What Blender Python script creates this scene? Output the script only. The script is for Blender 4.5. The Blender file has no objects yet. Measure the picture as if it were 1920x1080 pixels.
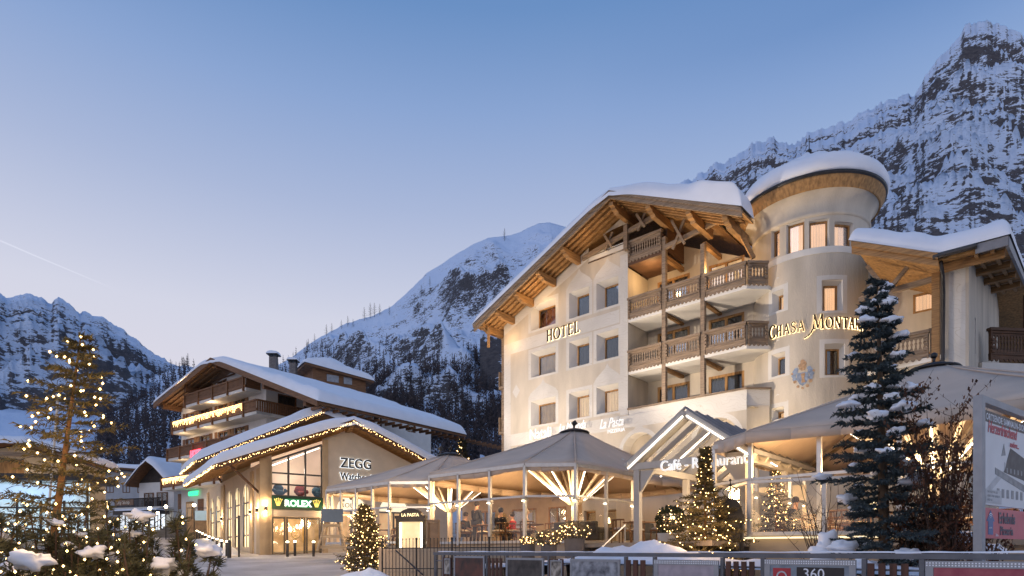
import bpy, bmesh, math, random
from mathutils import Vector, Matrix, noise
R=math.radians
SC=bpy.context.scene
F=1150.0; HV=1033.0                      # focal length and horizon of the photograph, in its pixels
# ------------------------------------------------------------------ camera
cd=bpy.data.cameras.new('camera'); cam=bpy.data.objects.new('camera',cd); SC.collection.objects.link(cam); SC.camera=cam
cd.sensor_width=36; cd.lens=36*F/1920; cd.shift_y=(HV-540)/1920; cd.clip_end=20000; cd.clip_start=.1
cam.location=(0,0,0); cam.rotation_euler=(R(90),0,0)
# ------------------------------------------------------------------ dusk sky
w=bpy.data.worlds.new('World'); SC.world=w; w.use_nodes=True; NT=w.node_tree; NT.nodes.clear()
def wn(t,**k):
    n=NT.nodes.new(t)
    for a,b in k.items(): setattr(n,a,b)
    return n
wo=wn('ShaderNodeOutputWorld'); bg=wn('ShaderNodeBackground'); tc=wn('ShaderNodeTexCoord'); sx=wn('ShaderNodeSeparateXYZ')
NT.links.new(tc.outputs['Generated'],sx.inputs[0])
def ramp(nt,stops,inp):
    r=nt.nodes.new('ShaderNodeValToRGB'); e=r.color_ramp.elements
    while len(e)<len(stops): e.new(.5)
    for k,(p,c) in enumerate(stops): e[k].position=p; e[k].color=(*c,1) if len(c)==3 else c
    nt.links.new(inp,r.inputs[0]); return r
# west side (left of picture, after-glow) and east side (right, deeper blue); position = sine of elevation
rl=ramp(NT,[(0,(.78,.71,.79)),(.2,(.75,.715,.80)),(.335,(.665,.68,.805)),(.48,(.41,.49,.71)),(.58,(.262,.385,.66)),(.663,(.148,.285,.565)),(1,(.09,.20,.47))],sx.outputs[2])
rr=ramp(NT,[(0,(.70,.69,.80)),(.2,(.66,.67,.80)),(.335,(.60,.65,.80)),(.48,(.36,.475,.72)),(.565,(.225,.355,.64)),(.61,(.145,.275,.56)),(1,(.085,.19,.46))],sx.outputs[2])
az=wn('ShaderNodeMapRange'); NT.links.new(sx.outputs[0],az.inputs[0]); az.inputs[1].default_value=.08; az.inputs[2].default_value=.48
mx=wn('ShaderNodeMix',data_type='RGBA'); NT.links.new(az.outputs[0],mx.inputs[0]); NT.links.new(rl.outputs[0],mx.inputs[6]); NT.links.new(rr.outputs[0],mx.inputs[7])
sky=wn('ShaderNodeTexSky',sky_type='NISHITA'); sky.sun_disc=False; sky.sun_elevation=R(1); sky.sun_rotation=R(-70)
bs=wn('ShaderNodeBackground'); NT.links.new(sky.outputs[0],bs.inputs[0]); bs.inputs[1].default_value=.01
NT.links.new(mx.outputs[2],bg.inputs[0]); bg.inputs[1].default_value=.97
ad=wn('ShaderNodeAddShader'); NT.links.new(bg.outputs[0],ad.inputs[0]); NT.links.new(bs.outputs[0],ad.inputs[1]); NT.links.new(ad.outputs[0],wo.inputs[0])
# after-glow of the sun that has set behind the left ridge
sl=bpy.data.lights.new('sun','SUN'); sl.energy=.32; sl.angle=R(25); sl.color=(.80,.82,1.0)
so=bpy.data.objects.new('sun',sl); SC.collection.objects.link(so); so.rotation_euler=(R(62),0,R(-62))
SC.view_settings.view_transform='Standard'; SC.view_settings.look='None'; SC.view_settings.exposure=0; SC.view_settings.gamma=1
SC.render.engine='CYCLES'; cy=SC.cycles
cy.use_denoising=True; cy.max_bounces=7; cy.diffuse_bounces=3; cy.glossy_bounces=3; cy.transmission_bounces=4; cy.transparent_max_bounces=14
cy.sample_clamp_indirect=2.5; cy.caustics_reflective=False; cy.caustics_refractive=False; cy.use_light_tree=True
try: cy.denoiser='OPENIMAGEDENOISE'
except Exception: pass
# ------------------------------------------------------------------ helpers
def rgb(h):
    h=h.lstrip('#'); return tuple(((int(h[i:i+2],16)/255+.055)/1.055)**2.4 if int(h[i:i+2],16)>10 else int(h[i:i+2],16)/3294 for i in (0,2,4))
MATS={}
def mat(name,col,rough=.7,var=.15,scale=4,bump=0,bscale=None,metal=0,stretch=(1,1,1),col2=None,detail=6,spec=.4,sss=0):
    if name in MATS: return MATS[name]
    m=bpy.data.materials.new(name); m.use_nodes=True; nt=m.node_tree; b=nt.nodes['Principled BSDF']
    tc=nt.nodes.new('ShaderNodeTexCoord'); mp=nt.nodes.new('ShaderNodeMapping'); mp.inputs['Scale'].default_value=stretch
    nt.links.new(tc.outputs['Object'],mp.inputs[0])
    n=nt.nodes.new('ShaderNodeTexNoise'); n.inputs['Scale'].default_value=scale; n.inputs['Detail'].default_value=detail; nt.links.new(mp.outputs[0],n.inputs[0])
    c2=col2 if col2 else tuple(c*(1-var) for c in col); c1=col if col2 else tuple(min(1,c*(1+var)) for c in col)
    r=ramp(nt,[(.32,c2),(.68,c1)],n.outputs[0]); nt.links.new(r.outputs[0],b.inputs['Base Color'])
    b.inputs['Roughness'].default_value=rough; b.inputs['Metallic'].default_value=metal; b.inputs['Specular IOR Level'].default_value=spec
    if sss: b.inputs['Subsurface Weight'].default_value=sss; b.inputs['Subsurface Radius'].default_value=(.2,.25,.3)
    if bump:
        n2=nt.nodes.new('ShaderNodeTexNoise'); n2.inputs['Scale'].default_value=bscale or scale*5; n2.inputs['Detail'].default_value=5; nt.links.new(mp.outputs[0],n2.inputs[0])
        bp=nt.nodes.new('ShaderNodeBump'); bp.inputs['Strength'].default_value=bump; bp.inputs['Distance'].default_value=.05; nt.links.new(n2.outputs[0],bp.inputs['Height']); nt.links.new(bp.outputs[0],b.inputs['Normal'])
    MATS[name]=m; return m
def wood(name,col,var=.35,axis=(1,1,12),rough=.65):
    return mat(name,col,rough,var,1.6,.3,6,stretch=axis)
def emit(name,col,st,sample=True,var=0,scale=3,stretch=(1,1,1),var_lo=.3):
    if name in MATS: return MATS[name]
    m=bpy.data.materials.new(name); m.use_nodes=True; nt=m.node_tree; b=nt.nodes['Principled BSDF']
    b.inputs['Base Color'].default_value=(*[min(c,.8) for c in col],1); b.inputs['Emission Color'].default_value=(*col,1); b.inputs['Emission Strength'].default_value=st
    tc=nt.nodes.new('ShaderNodeTexCoord'); mp=nt.nodes.new('ShaderNodeMapping'); mp.inputs['Scale'].default_value=stretch; nt.links.new(tc.outputs['Object'],mp.inputs[0])
    n=nt.nodes.new('ShaderNodeTexNoise'); n.inputs['Scale'].default_value=scale; n.inputs['Detail'].default_value=3; nt.links.new(mp.outputs[0],n.inputs[0])
    lo=max(.05,1-var) ; r=ramp(nt,[(var_lo,tuple(c*lo for c in col)),(.7,col)],n.outputs[0]); nt.links.new(r.outputs[0],b.inputs['Emission Color'])
    if not sample: m.cycles.emission_sampling='NONE'
    MATS[name]=m; return m
def glassm(name,col=(.9,.93,.95),refl=.12,tint=.92):
    if name in MATS: return MATS[name]
    m=bpy.data.materials.new(name); m.use_nodes=True; nt=m.node_tree; nt.nodes.clear()
    o=nt.nodes.new('ShaderNodeOutputMaterial'); t=nt.nodes.new('ShaderNodeBsdfTransparent'); g=nt.nodes.new('ShaderNodeBsdfGlossy'); mi=nt.nodes.new('ShaderNodeMixShader')
    lw=nt.nodes.new('ShaderNodeFresnel'); lw.inputs[0].default_value=1.45; mr=nt.nodes.new('ShaderNodeMath'); mr.operation='MULTIPLY_ADD'; mr.inputs[1].default_value=.9; mr.inputs[2].default_value=refl*.4
    nz=nt.nodes.new('ShaderNodeTexNoise'); nz.inputs['Scale'].default_value=1.3; bp=nt.nodes.new('ShaderNodeBump'); bp.inputs['Strength'].default_value=.03; nt.links.new(nz.outputs[0],bp.inputs['Height']); nt.links.new(bp.outputs[0],g.inputs['Normal'])
    t.inputs[0].default_value=(*[c*tint for c in col],1); g.inputs[0].default_value=(.95,.97,1,1); g.inputs['Roughness'].default_value=.02
    nt.links.new(lw.outputs[0],mr.inputs[0]); nt.links.new(mr.outputs[0],mi.inputs[0]); nt.links.new(t.outputs[0],mi.inputs[1]); nt.links.new(g.outputs[0],mi.inputs[2]); nt.links.new(mi.outputs[0],o.inputs[0])
    MATS[name]=m; return m
COL=SC.collection
WL={}
def link(o,parent=None): 
    COL.objects.link(o)
    if parent: o.parent=parent
    return o
def tag(o,label=None,cat=None,group=None,kind=None):
    if label: o['label']=label
    if cat: o['category']=cat
    if group: o['group']=group
    if kind: o['kind']=kind
    return o
def thing(name,loc,label,cat,group=None,kind=None,rz=0):
    o=bpy.data.objects.new(name,None); link(o); o.location=loc; o.rotation_euler=(0,0,rz); o.empty_display_size=.3
    WL[o]=Vector(loc) if not rz else Vector((0,0,0)); return tag(o,label,cat,group,kind)
class MB:
    def __init__(s): s.v=[]; s.f=[]
    def add(s,vs,fs):
        n=len(s.v); s.v+= [tuple(p) for p in vs]; s.f+=[tuple(i+n for i in f) for f in fs]; return s
    def quad(s,a,b,c,d): return s.add([a,b,c,d],[(0,1,2,3)])
    def hexa(s,p): return s.add(p,[(0,3,2,1),(4,5,6,7),(0,1,5,4),(1,2,6,5),(2,3,7,6),(3,0,4,7)])
    def box(s,a,b,S=None):
        (x0,y0,z0),(x1,y1,z1)=a,b
        p=[(x0,y0,z0),(x1,y0,z0),(x1,y1,z0),(x0,y1,z0),(x0,y0,z1),(x1,y0,z1),(x1,y1,z1),(x0,y1,z1)]
        if S: p=[S(*q) for q in p]
        return s.hexa(p)
    def sbox(s,S,x0,x1,z0,z1,d0,d1,n=1):     # box on a mapped surface S(x,z,depth)
        for k in range(n):
            a=x0+(x1-x0)*k/n; b=x0+(x1-x0)*(k+1)/n
            s.hexa([S(a,z0,d0),S(b,z0,d0),S(b,z0,d1),S(a,z0,d1),S(a,z1,d0),S(b,z1,d0),S(b,z1,d1),S(a,z1,d1)])
        return s
    def prism(s,poly,S,d0,d1):               # polygon [(x,z)] extruded in depth through S
        n=len(poly); a=[S(x,z,d0) for x,z in poly]; b=[S(x,z,d1) for x,z in poly]
        return s.add(a+b,[tuple(range(n)),tuple(range(2*n-1,n-1,-1))]+[(i,i+n,(i+1)%n+n,(i+1)%n) for i in range(n)])
    def bar(s,a,b,w,h=None,up=(0,0,1)):
        a=Vector(a); b=Vector(b); h=h or w; d=(b-a).normalized(); u=Vector(up)
        if abs(d.dot(u))>.98: u=Vector((1,0,0)) if abs(d.x)<.9 else Vector((0,1,0))
        r=d.cross(u).normalized()*w/2; u2=r.cross(d).normalized()*h/2
        return s.hexa([a-r-u2,a+r-u2,b+r-u2,b-r-u2,a-r+u2,a+r+u2,b+r+u2,b-r+u2])
    def tube(s,pts,rad,n=6,cap=True):
        pts=[Vector(p) for p in pts]; rs=rad if isinstance(rad,(list,tuple)) else [rad]*len(pts); base=len(s.v)
        ref=Vector((.31,.2,.93))
        for i,p in enumerate(pts):
            d=(pts[min(i+1,len(pts)-1)]-pts[max(i-1,0)])
            d=d.normalized() if d.length>1e-9 else Vector((0,0,1))
            x=d.cross(ref); x=x.normalized() if x.length>.1 else d.cross(Vector((1,0,0))).normalized(); y=d.cross(x)
            for k in range(n):
                a=2*math.pi*k/n; s.v.append(tuple(p+(x*math.cos(a)+y*math.sin(a))*rs[i]))
        for i in range(len(pts)-1):
            for k in range(n):
                a=base+i*n+k; b=base+i*n+(k+1)%n; s.f.append((a,b,b+n,a+n))
        if cap: s.f.append(tuple(base+k for k in range(n-1,-1,-1))); s.f.append(tuple(base+(len(pts)-1)*n+k for k in range(n)))
        return s
    def lathe(s,prof,c=(0,0,0),n=24,a0=0,a1=2*math.pi):
        base=len(s.v); full=abs(a1-a0)>6.28; m=n if full else n+1; c=Vector(c)
        for r,z in prof:
            for k in range(m):
                a=a0+(a1-a0)*k/n; s.v.append((c.x+r*math.cos(a),c.y+r*math.sin(a),c.z+z))
        for i in range(len(prof)-1):
            for k in range(n):
                a=base+i*m+k; b=base+i*m+((k+1)%m if full else k+1); s.f.append((a,b,b+m,a+m))
        return s
    def ball(s,c,r,n=6,m=4,sq=(1,1,1),nz=0):
        c=Vector(c); base=len(s.v); 
        for j in range(m+1):
            th=math.pi*j/m
            for k in range(n):
                a=2*math.pi*k/n; p=Vector((math.sin(th)*math.cos(a)*sq[0],math.sin(th)*math.sin(a)*sq[1],math.cos(th)*sq[2]))*r
                if nz: p*=1+nz*noise.noise((p+c)*(1.6/r))
                s.v.append(tuple(c+p))
        for j in range(m):
            for k in range(n):
                a=base+j*n+k; b=base+j*n+(k+1)%n; s.f.append((a,b,b+n,a+n))
        return s
    def grid(s,P,nu,nv):
        base=len(s.v)
        for i in range(nu+1):
            for j in range(nv+1): s.v.append(tuple(P(i/nu,j/nv)))
        for i in range(nu):
            for j in range(nv):
                a=base+i*(nv+1)+j; s.f.append((a,a+nv+1,a+nv+2,a+1))
        return s
    def build(s,name,m,parent=None,smooth=False,local=False):
        off=Vector((0,0,0)) if (local or not parent) else WL.get(parent,Vector((0,0,0)))
        me=bpy.data.meshes.new(name); me.from_pydata([(x-off.x,y-off.y,z-off.z) for x,y,z in s.v],[],s.f)
        for mm in (m if isinstance(m,(list,tuple)) else [m]): me.materials.append(mm)
        if smooth: me.polygons.foreach_set('use_smooth',[True]*len(me.polygons))
        me.validate(); me.update()
        o=bpy.data.objects.new(name,me); link(o,parent); WL[o]=off if not local else Vector((0,0,0))
        return o
def solo(mb,name,m,label,cat,group=None,kind=None,smooth=False,loc=None):
    """one-mesh thing with its origin at loc"""
    if loc is None: loc=(sum(v[0] for v in mb.v)/len(mb.v),sum(v[1] for v in mb.v)/len(mb.v),min(v[2] for v in mb.v))
    q=MB(); q.v=[(x-loc[0],y-loc[1],z-loc[2]) for x,y,z in mb.v]; q.f=mb.f
    o=q.build(name,m,None,smooth); o.location=loc; WL[o]=Vector(loc); return tag(o,label,cat,group,kind)
def copy_tree(o,parent=None):
    c=o.copy(); COL.objects.link(c)
    if parent: c.parent=parent
    for ch in list(o.children): copy_tree(ch,c)
    return c
def W(u,v,Y): return Vector(((u-960)/F*Y,Y,(HV-v)/F*Y))
class Fr:                                   # a vertical plane frame: t along the wall, d into the wall, z up
    def __init__(s,x,y,ex,ey):
        l=math.hypot(ex,ey); s.x=x; s.y=y; s.ex=ex/l; s.ey=ey/l; s.nx=-s.ey; s.ny=s.ex
    def __call__(s,t,z,d=0): return Vector((s.x+s.ex*t+s.nx*d,s.y+s.ey*t+s.ny*d,z))
    def xyz(s,t,d,z): return s(t,z,d)
    def t(s,u,d=0):
        a=(u-960)/F; return (a*(s.y+s.ny*d)-(s.x+s.nx*d))/(s.ex-a*s.ey)
    def tz(s,u,v,d=0):
        t=s.t(u,d); return t,(HV-v)/F*s(t,0,d).y
def wall_grid(mb,S,x0,x1,z0,z1,holes=(),top=None,xc=(),zc=(),d=0):
    xs=sorted({x0,x1,*xc,*[h[0] for h in holes],*[h[1] for h in holes]}); zs=sorted({z0,z1,*zc,*[h[2] for h in holes],*[h[3] for h in holes]})
    xs=[x for x in xs if x0<=x<=x1]; zs=[z for z in zs if z0<=z<=z1]; tf=top or (lambda x:1e9)
    for a,b in zip(xs,xs[1:]):
        for c,e in zip(zs,zs[1:]):
            mxx,mz=(a+b)/2,(c+e)/2
            if any(h[0]<mxx<h[1] and h[2]<mz<h[3] for h in holes): continue
            p=[(a,min(c,tf(a))),(b,min(c,tf(b))),(b,min(e,tf(b))),(a,min(e,tf(a)))]
            if p[3][1]-p[0][1]<1e-4 and p[2][1]-p[1][1]<1e-4: continue
            q=[]
            for x in p:
                if not q or (abs(x[0]-q[-1][0])+abs(x[1]-q[-1][1])>1e-5): q.append(x)
            if len(q)>3 and abs(q[0][0]-q[-1][0])+abs(q[0][1]-q[-1][1])<1e-5: q.pop()
            if len(q)<3: continue
            mb.add([S(x,z,d) for x,z in q],[tuple(range(len(q)))])
def reveal(mb,S,h,dp,sp=(0,0,0,0),d=0):
    x0,x1,z0,z1=h; i=(x0+sp[0],x1-sp[1],z0+sp[3],z1-sp[2])
    o=[S(x0,z0,d),S(x1,z0,d),S(x1,z1,d),S(x0,z1,d)]; n=[S(i[0],i[2],d+dp),S(i[1],i[2],d+dp),S(i[1],i[3],d+dp),S(i[0],i[3],d+dp)]
    for k in range(4): mb.quad(o[k],n[k],n[(k+1)%4],o[(k+1)%4])
    return i
def window(parent,S,r,d,fm,pane,cur,mull=1,fw=.08,label=None,arch=False):
    """window in rect r=(x0,x1,z0,z1) at depth d: frame > pane, curtain"""
    x0,x1,z0,z1=r; m=MB(); ns=1
    for a,b,c,e in ((x0,x1,z0,z0+fw),(x0,x1,z1-fw,z1)): m.sbox(S,a,b,c,e,d-.03,d+.07,3)
    for a,b in ((x0,x0+fw),(x1-fw,x1)): m.sbox(S,a,b,z0+fw,z1-fw,d-.027,d+.067)
    for k in range(1,mull):
        x=x0+(x1-x0)*k/mull; m.sbox(S,x-fw/2,x+fw/2,z0+fw,z1-fw,d-.024,d+.064)
    w_=m.build('window',fm,parent)
    if label: w_['label']=label
    p=MB(); p.sbox(S,x0+fw*.6,x1-fw*.6,z0+fw*.6,z1-fw*.6,d+.01,d+.03,3).build('pane',pane,w_)
    c=MB(); n=24
    c.grid(lambda u,v:S(x0+.02+(x1-x0-.04)*u,z0+.02+(z1-z0-.04)*v,d+.16+.03*math.sin(u*n*1.7+1.3*math.sin(u*7))),n*3,1).build('curtain',cur,w_,True)
    return w_
def snow_sheet(mb,P,nu,nv,th,w=.08,wv=None,nz=.25,ns=1.2,edges=(1,1,1,1),seed=0,up=Vector((0,0,1)),bulge=.0):
    """snow lying on surface P(a,b): rounded rims where edges flag is 1 (a0,a1,b0,b1); th may be a function of (a,b)"""
    wv=wv or w
    def fac(x,w0,e0,e1):
        f=1
        if e0 and x<w0: f*=math.sqrt(max(0,1-(1-x/w0)**2))
        if e1 and 1-x<w0: f*=math.sqrt(max(0,1-(1-(1-x)/w0)**2))
        return f
    def par(n,w0):                        # finer steps inside the rounded rims
        k=max(3,n//6); e=[w0*(1-math.cos(math.pi/2*i/k)) for i in range(k)]
        return e+[w0+(1-2*w0)*i/(n-2*k) for i in range(n-2*k)]+[1-x for x in reversed(e)] 
    A=par(nu,w); B=par(nv,wv); A=sorted(set(A+[1-w])); B=sorted(set(B+[1-wv])); base=len(mb.v); nb=len(B)
    for a in A:
        for b in B:
            p=Vector(P(a,b)); q=p*ns+Vector((seed*7.3,seed,0)); t=th(a,b) if callable(th) else th
            h=t*fac(a,w,edges[0],edges[1])*fac(b,wv,edges[2],edges[3])*(1+nz*noise.noise(q)+nz*.5*noise.noise(q*2.7))
            mb.v.append(tuple(p+up*(h+.012)))
    for i in range(len(A)-1):
        for j in range(nb-1):
            a=base+i*nb+j; mb.f.append((a,a+nb,a+nb+1,a+1))
    return mb
def text(mb,txt,size,S,ext=.03,bold=0,space=1.0,align='LEFT',shear=0):
    c=bpy.data.curves.new('t','FONT'); c.body=txt; c.size=size; c.extrude=ext/2; c.offset=bold; c.space_character=space; c.align_x=align; c.resolution_u=3; c.shear=shear
    o=bpy.data.objects.new('t',c); COL.objects.link(o); dg=bpy.context.evaluated_depsgraph_get(); dg.update(); e=o.evaluated_get(dg); me=e.to_mesh()
    vs=[S(v.co.x,v.co.y,v.co.z) for v in me.vertices]; fs=[tuple(p.vertices) for p in me.polygons]; mb.add(vs,fs)
    e.to_mesh_clear(); bpy.data.objects.remove(o); bpy.data.curves.remove(c); return mb
# serif capitals made of strokes: (x0,y0,x1,y1,width) in a unit-high box
SER={'H':(.80,[(.16,0,.16,1,.15),(.64,0,.64,1,.15),(.16,.5,.64,.5,.11)],[(.16,0),(.16,1),(.64,0),(.64,1)]),
'T':(.74,[(.37,0,.37,1,.15),(.04,.96,.70,.96,.08),(.05,.84,.05,1,.05),(.69,.84,.69,1,.05)],[(.37,0)]),
'E':(.66,[(.16,0,.16,1,.15),(.16,.96,.58,.96,.08),(.16,.5,.48,.5,.07),(.16,.04,.60,.04,.08),(.60,0,.60,.18,.05),(.58,.82,.58,1,.05)],[(.16,0),(.16,1)]),
'L':(.64,[(.16,0,.16,1,.15),(.16,.04,.60,.04,.08),(.60,0,.60,.2,.05)],[(.16,0),(.16,1)]),
'A':(.78,[(.08,0,.39,1,.08),(.39,1,.70,0,.15),(.2,.34,.58,.34,.10)],[(.08,0),(.70,0)]),
'M':(.98,[(.12,0,.18,1,.08),(.18,1,.48,.05,.14),(.48,.05,.80,1,.08),(.80,1,.86,0,.15)],[(.12,0),(.86,0)]),
'N':(.84,[(.14,0,.14,1,.08),(.14,1,.70,0,.15),(.70,0,.70,1,.08)],[(.14,0),(.70,1)]),
'-':(.4,[],[]),' ':(.45,[],[])}
def serif(mb,ch,x,y,h,S,d0,d1,k=0):
    if ch=='S':
        sp=[(.54,.80),(.44,.95),(.29,1.0),(.13,.93),(.08,.78),(.15,.63),(.32,.53),(.48,.42),(.56,.26),(.50,.08),(.33,0),(.16,.04),(.06,.2)]
        for i in range(12):
            (p,q),(r_,s_)=sp[i],sp[i+1]; dx,dy=r_-p,s_-q; l=math.hypot(dx,dy); wv=.045+.03*(4<=i<=7); nx,ny=-dy/l*wv,dx/l*wv
            mb.prism([(x+h*(u+nx*k_),y+h*(v+ny*k_)) for u,v,k_ in ((p,q,1),(p,q,-1),(r_,s_,-1),(r_,s_,1))],S,d0,d1+(i%2)*.001)
        return .62*h
    if ch in 'OC':
        n=22; wd=.88 if ch=='O' else .74 if ch=='C' else .6; pts=[]
        for i in range(n+1):
            if ch=='O': a=2*math.pi*i/n; px,py=.44+.38*math.cos(a),.5+.5*math.sin(a)
            elif ch=='C': a=R(42)+R(276)*i/n; px,py=.44+.40*math.cos(a),.5+.5*math.sin(a)
            else:
                s_=i/n; a=R(20)+R(250)*min(1,s_*2) if s_<=.5 else 0
                if s_<=.5: px,py=.3+.21*math.cos(a),.74+.24*math.sin(a)
                else: a=R(90)-R(250)*(s_-.5)*2; px,py=.3+.23*math.cos(a),.25+.25*math.sin(a)
            pts.append((px,py))
        for i in range(n):
            (a,b),(c,e)=pts[i],pts[i+1]; dx,dy=c-a,e-b; l=math.hypot(dx,dy)+1e-6; wv=.035+.05*abs(dy/l); nx,ny=-dy/l*wv,dx/l*wv
            mb.prism([(x+h*(p+nx*q),y+h*(r_+ny*q)) for p,r_,q in ((a,b,1),(a,b,-1),(c,e,-1),(c,e,1))],S,d0,d1+(i%2)*.001)
        return wd*h
    wd,st,se=SER[ch]
    for i,(a,b,c,e,wv) in enumerate(st):
        dx,dy=c-a,e-b; l=math.hypot(dx,dy); nx,ny=-dy/l*wv/2,dx/l*wv/2
        mb.prism([(x+h*(p+nx*q),y+h*(r_+ny*q)) for p,r_,q in ((a,b,1),(a,b,-1),(c,e,-1),(c,e,1))],S,d0,d1-.002*i)
    for i,(a,b) in enumerate(se): mb.prism([(x+h*(a+p),y+h*(b+q)) for p,q in ((-.13,-.03),(.13,-.03),(.13,.03),(-.13,.03))],S,d0,d1-.0013*(i+1))
    return wd*h
def lamp(name,loc,energy,col,kind='POINT',parent=None,target=None,size=.1,cone=70,blend=.6):
    l=bpy.data.lights.new(name,kind); l.energy=energy; l.color=col
    if kind in('POINT','SPOT'): l.shadow_soft_size=size
    if kind=='SPOT': l.spot_size=R(cone); l.spot_blend=blend
    o=bpy.data.objects.new(name,l); COL.objects.link(o); o.location=loc
    if target is not None: o.rotation_euler=(Vector(target)-Vector(loc)).to_track_quat('-Z','Y').to_euler()
    if parent: o.parent=parent; o.location=Vector(loc)-WL[parent]
    return o
WARM=(1,.70,.40)
def lerpt(tab,x):
    if x<=tab[0][0]: return tab[0][1]
    for (a,b),(c,e) in zip(tab,tab[1:]):
        if x<=c: return b+(e-b)*(x-a)/(c-a)
    return tab[-1][1]
GT=[(-60,-2.0),(0,-1.6),(8,-1.4),(17,-1.0),(28,-.5),(36,-.25),(42,.12),(50,.75),(60,1.55),(75,2.6),(110,5),(200,9)]
def gz(x,y): return lerpt(GT,y)
# ------------------------------------------------------------------ materials
SNOW=mat('snow',(.80,.82,.86),.55,.04,1.5,.25,9,spec=.3)
ROOFSNOW=mat('roof_snow',(.80,.82,.87),.5,.03,1.2,.22,5,spec=.3)
PACKED=mat('packed_snow',(.62,.59,.56),.6,0,.45,.9,5,col2=(.34,.31,.28),detail=10)
_nt=PACKED.node_tree; _v=_nt.nodes.new('ShaderNodeTexVoronoi'); _v.inputs['Scale'].default_value=2.4; _tc=_nt.nodes.new('ShaderNodeTexCoord'); _nt.links.new(_tc.outputs['Object'],_v.inputs['Vector']); _b=_nt.nodes.new('ShaderNodeBump'); _b.inputs['Strength'].default_value=.6; _b.inputs['Distance'].default_value=.06; _nt.links.new(_v.outputs['Distance'],_b.inputs['Height'])
_p=_nt.nodes['Principled BSDF']; _l=_p.inputs['Normal'].links[0].from_socket; _nt.links.new(_l,_b.inputs['Normal']); _nt.links.new(_b.outputs[0],_p.inputs['Normal'])
def mtn_mat(name,rock,rock2,thr,soft=.05,k=1.0,nsc=.004,snowc=(.60,.71,.88)):
    m=bpy.data.materials.new(name); m.use_nodes=True; nt=m.node_tree; b=nt.nodes['Principled BSDF']; L=nt.links.new
    def N(t,**kw):
        n=nt.nodes.new(t)
        for a,c in kw.items(): setattr(n,a,c)
        return n
    def M(op,a,c=None):
        n=N('ShaderNodeMath',operation=op)
        for i,x in enumerate((a,c)):
            if x is None: continue
            if isinstance(x,(int,float)): n.inputs[i].default_value=x
            else: L(x,n.inputs[i])
        return n.outputs[0]
    tc=N('ShaderNodeTexCoord'); ge=N('ShaderNodeNewGeometry'); sx=N('ShaderNodeSeparateXYZ'); L(ge.outputs['Normal'],sx.inputs[0])
    def noi(sc,st,rot=(0,0,0),det=8,rough=.6):
        mp=N('ShaderNodeMapping'); mp.inputs['Scale'].default_value=st; mp.inputs['Rotation'].default_value=rot; L(tc.outputs['Object'],mp.inputs[0])
        n=N('ShaderNodeTexNoise'); n.inputs['Scale'].default_value=sc; n.inputs['Detail'].default_value=det; n.inputs['Roughness'].default_value=rough; L(mp.outputs[0],n.inputs[0]); return n.outputs[0]
    big=noi(nsc,(1,1,1)); strat=noi(nsc*5,(1,1,3.2),(0,R(38),0),9,.7); fine=noi(nsc*22,(1,1,2.2),(0,R(-32),0),6,.7)
    v=M('ADD',M('MULTIPLY',M('SUBTRACT',.75,sx.outputs[2]),k),M('ADD',M('MULTIPLY',M('SUBTRACT',big,.5),1.5),M('ADD',M('MULTIPLY',M('SUBTRACT',strat,.5),2.2),M('MULTIPLY',M('SUBTRACT',fine,.5),2.6))))
    mr=N('ShaderNodeMapRange'); L(v,mr.inputs[0]); mr.inputs[1].default_value=thr-soft; mr.inputs[2].default_value=thr+soft; mr.interpolation_type='SMOOTHSTEP'
    rc=ramp(nt,[(.3,rock2),(.7,rock)],fine); mixc=N('ShaderNodeMix',data_type='RGBA'); L(mr.outputs[0],mixc.inputs[0]); mixc.inputs[6].default_value=(*snowc,1); L(rc.outputs[0],mixc.inputs[7]); L(mixc.outputs[2],b.inputs['Base Color'])
    b.inputs['Roughness'].default_value=.8; b.inputs['Specular IOR Level'].default_value=.15
    bp=N('ShaderNodeBump'); bp.inputs['Strength'].default_value=.9; bp.inputs['Distance'].default_value=.035/nsc; L(M('ADD',M('MULTIPLY',strat,1.0),M('MULTIPLY',fine,.45)),bp.inputs['Height']); L(bp.outputs[0],b.inputs['Normal'])
    MATS[name]=m; return m
# ------------------------------------------------------------------ ground sheet
random.seed(4)
g=MB(); ys=[-60,-30,-10,0,4,8]+[8+i*.8 for i in range(1,70)]+[66,70,75,82,90,110,150,200,400,1500,6000,9000]
xs=[-9000,-3000,-800,-300,-120,-80]+[-60+i*1.5 for i in range(0,81)]+[80,120,300,800,3000,9000]
for y in ys:
    for x in xs:
        z=gz(x,y)
        if -62<x<62 and 4<y<66: z+=.05*noise.noise(Vector((x*.5,y*.5,0)))+.025*noise.noise(Vector((x*2.1,y*2.1,3)))
        g.v.append((x,y,z))
nx=len(xs)
for j in range(len(ys)-1):
    for i in range(nx-1): a=j*nx+i; g.f.append((a,a+1,a+nx+1,a+nx))
tag(g.build('ground',PACKED,None,True),kind='structure')
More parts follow.
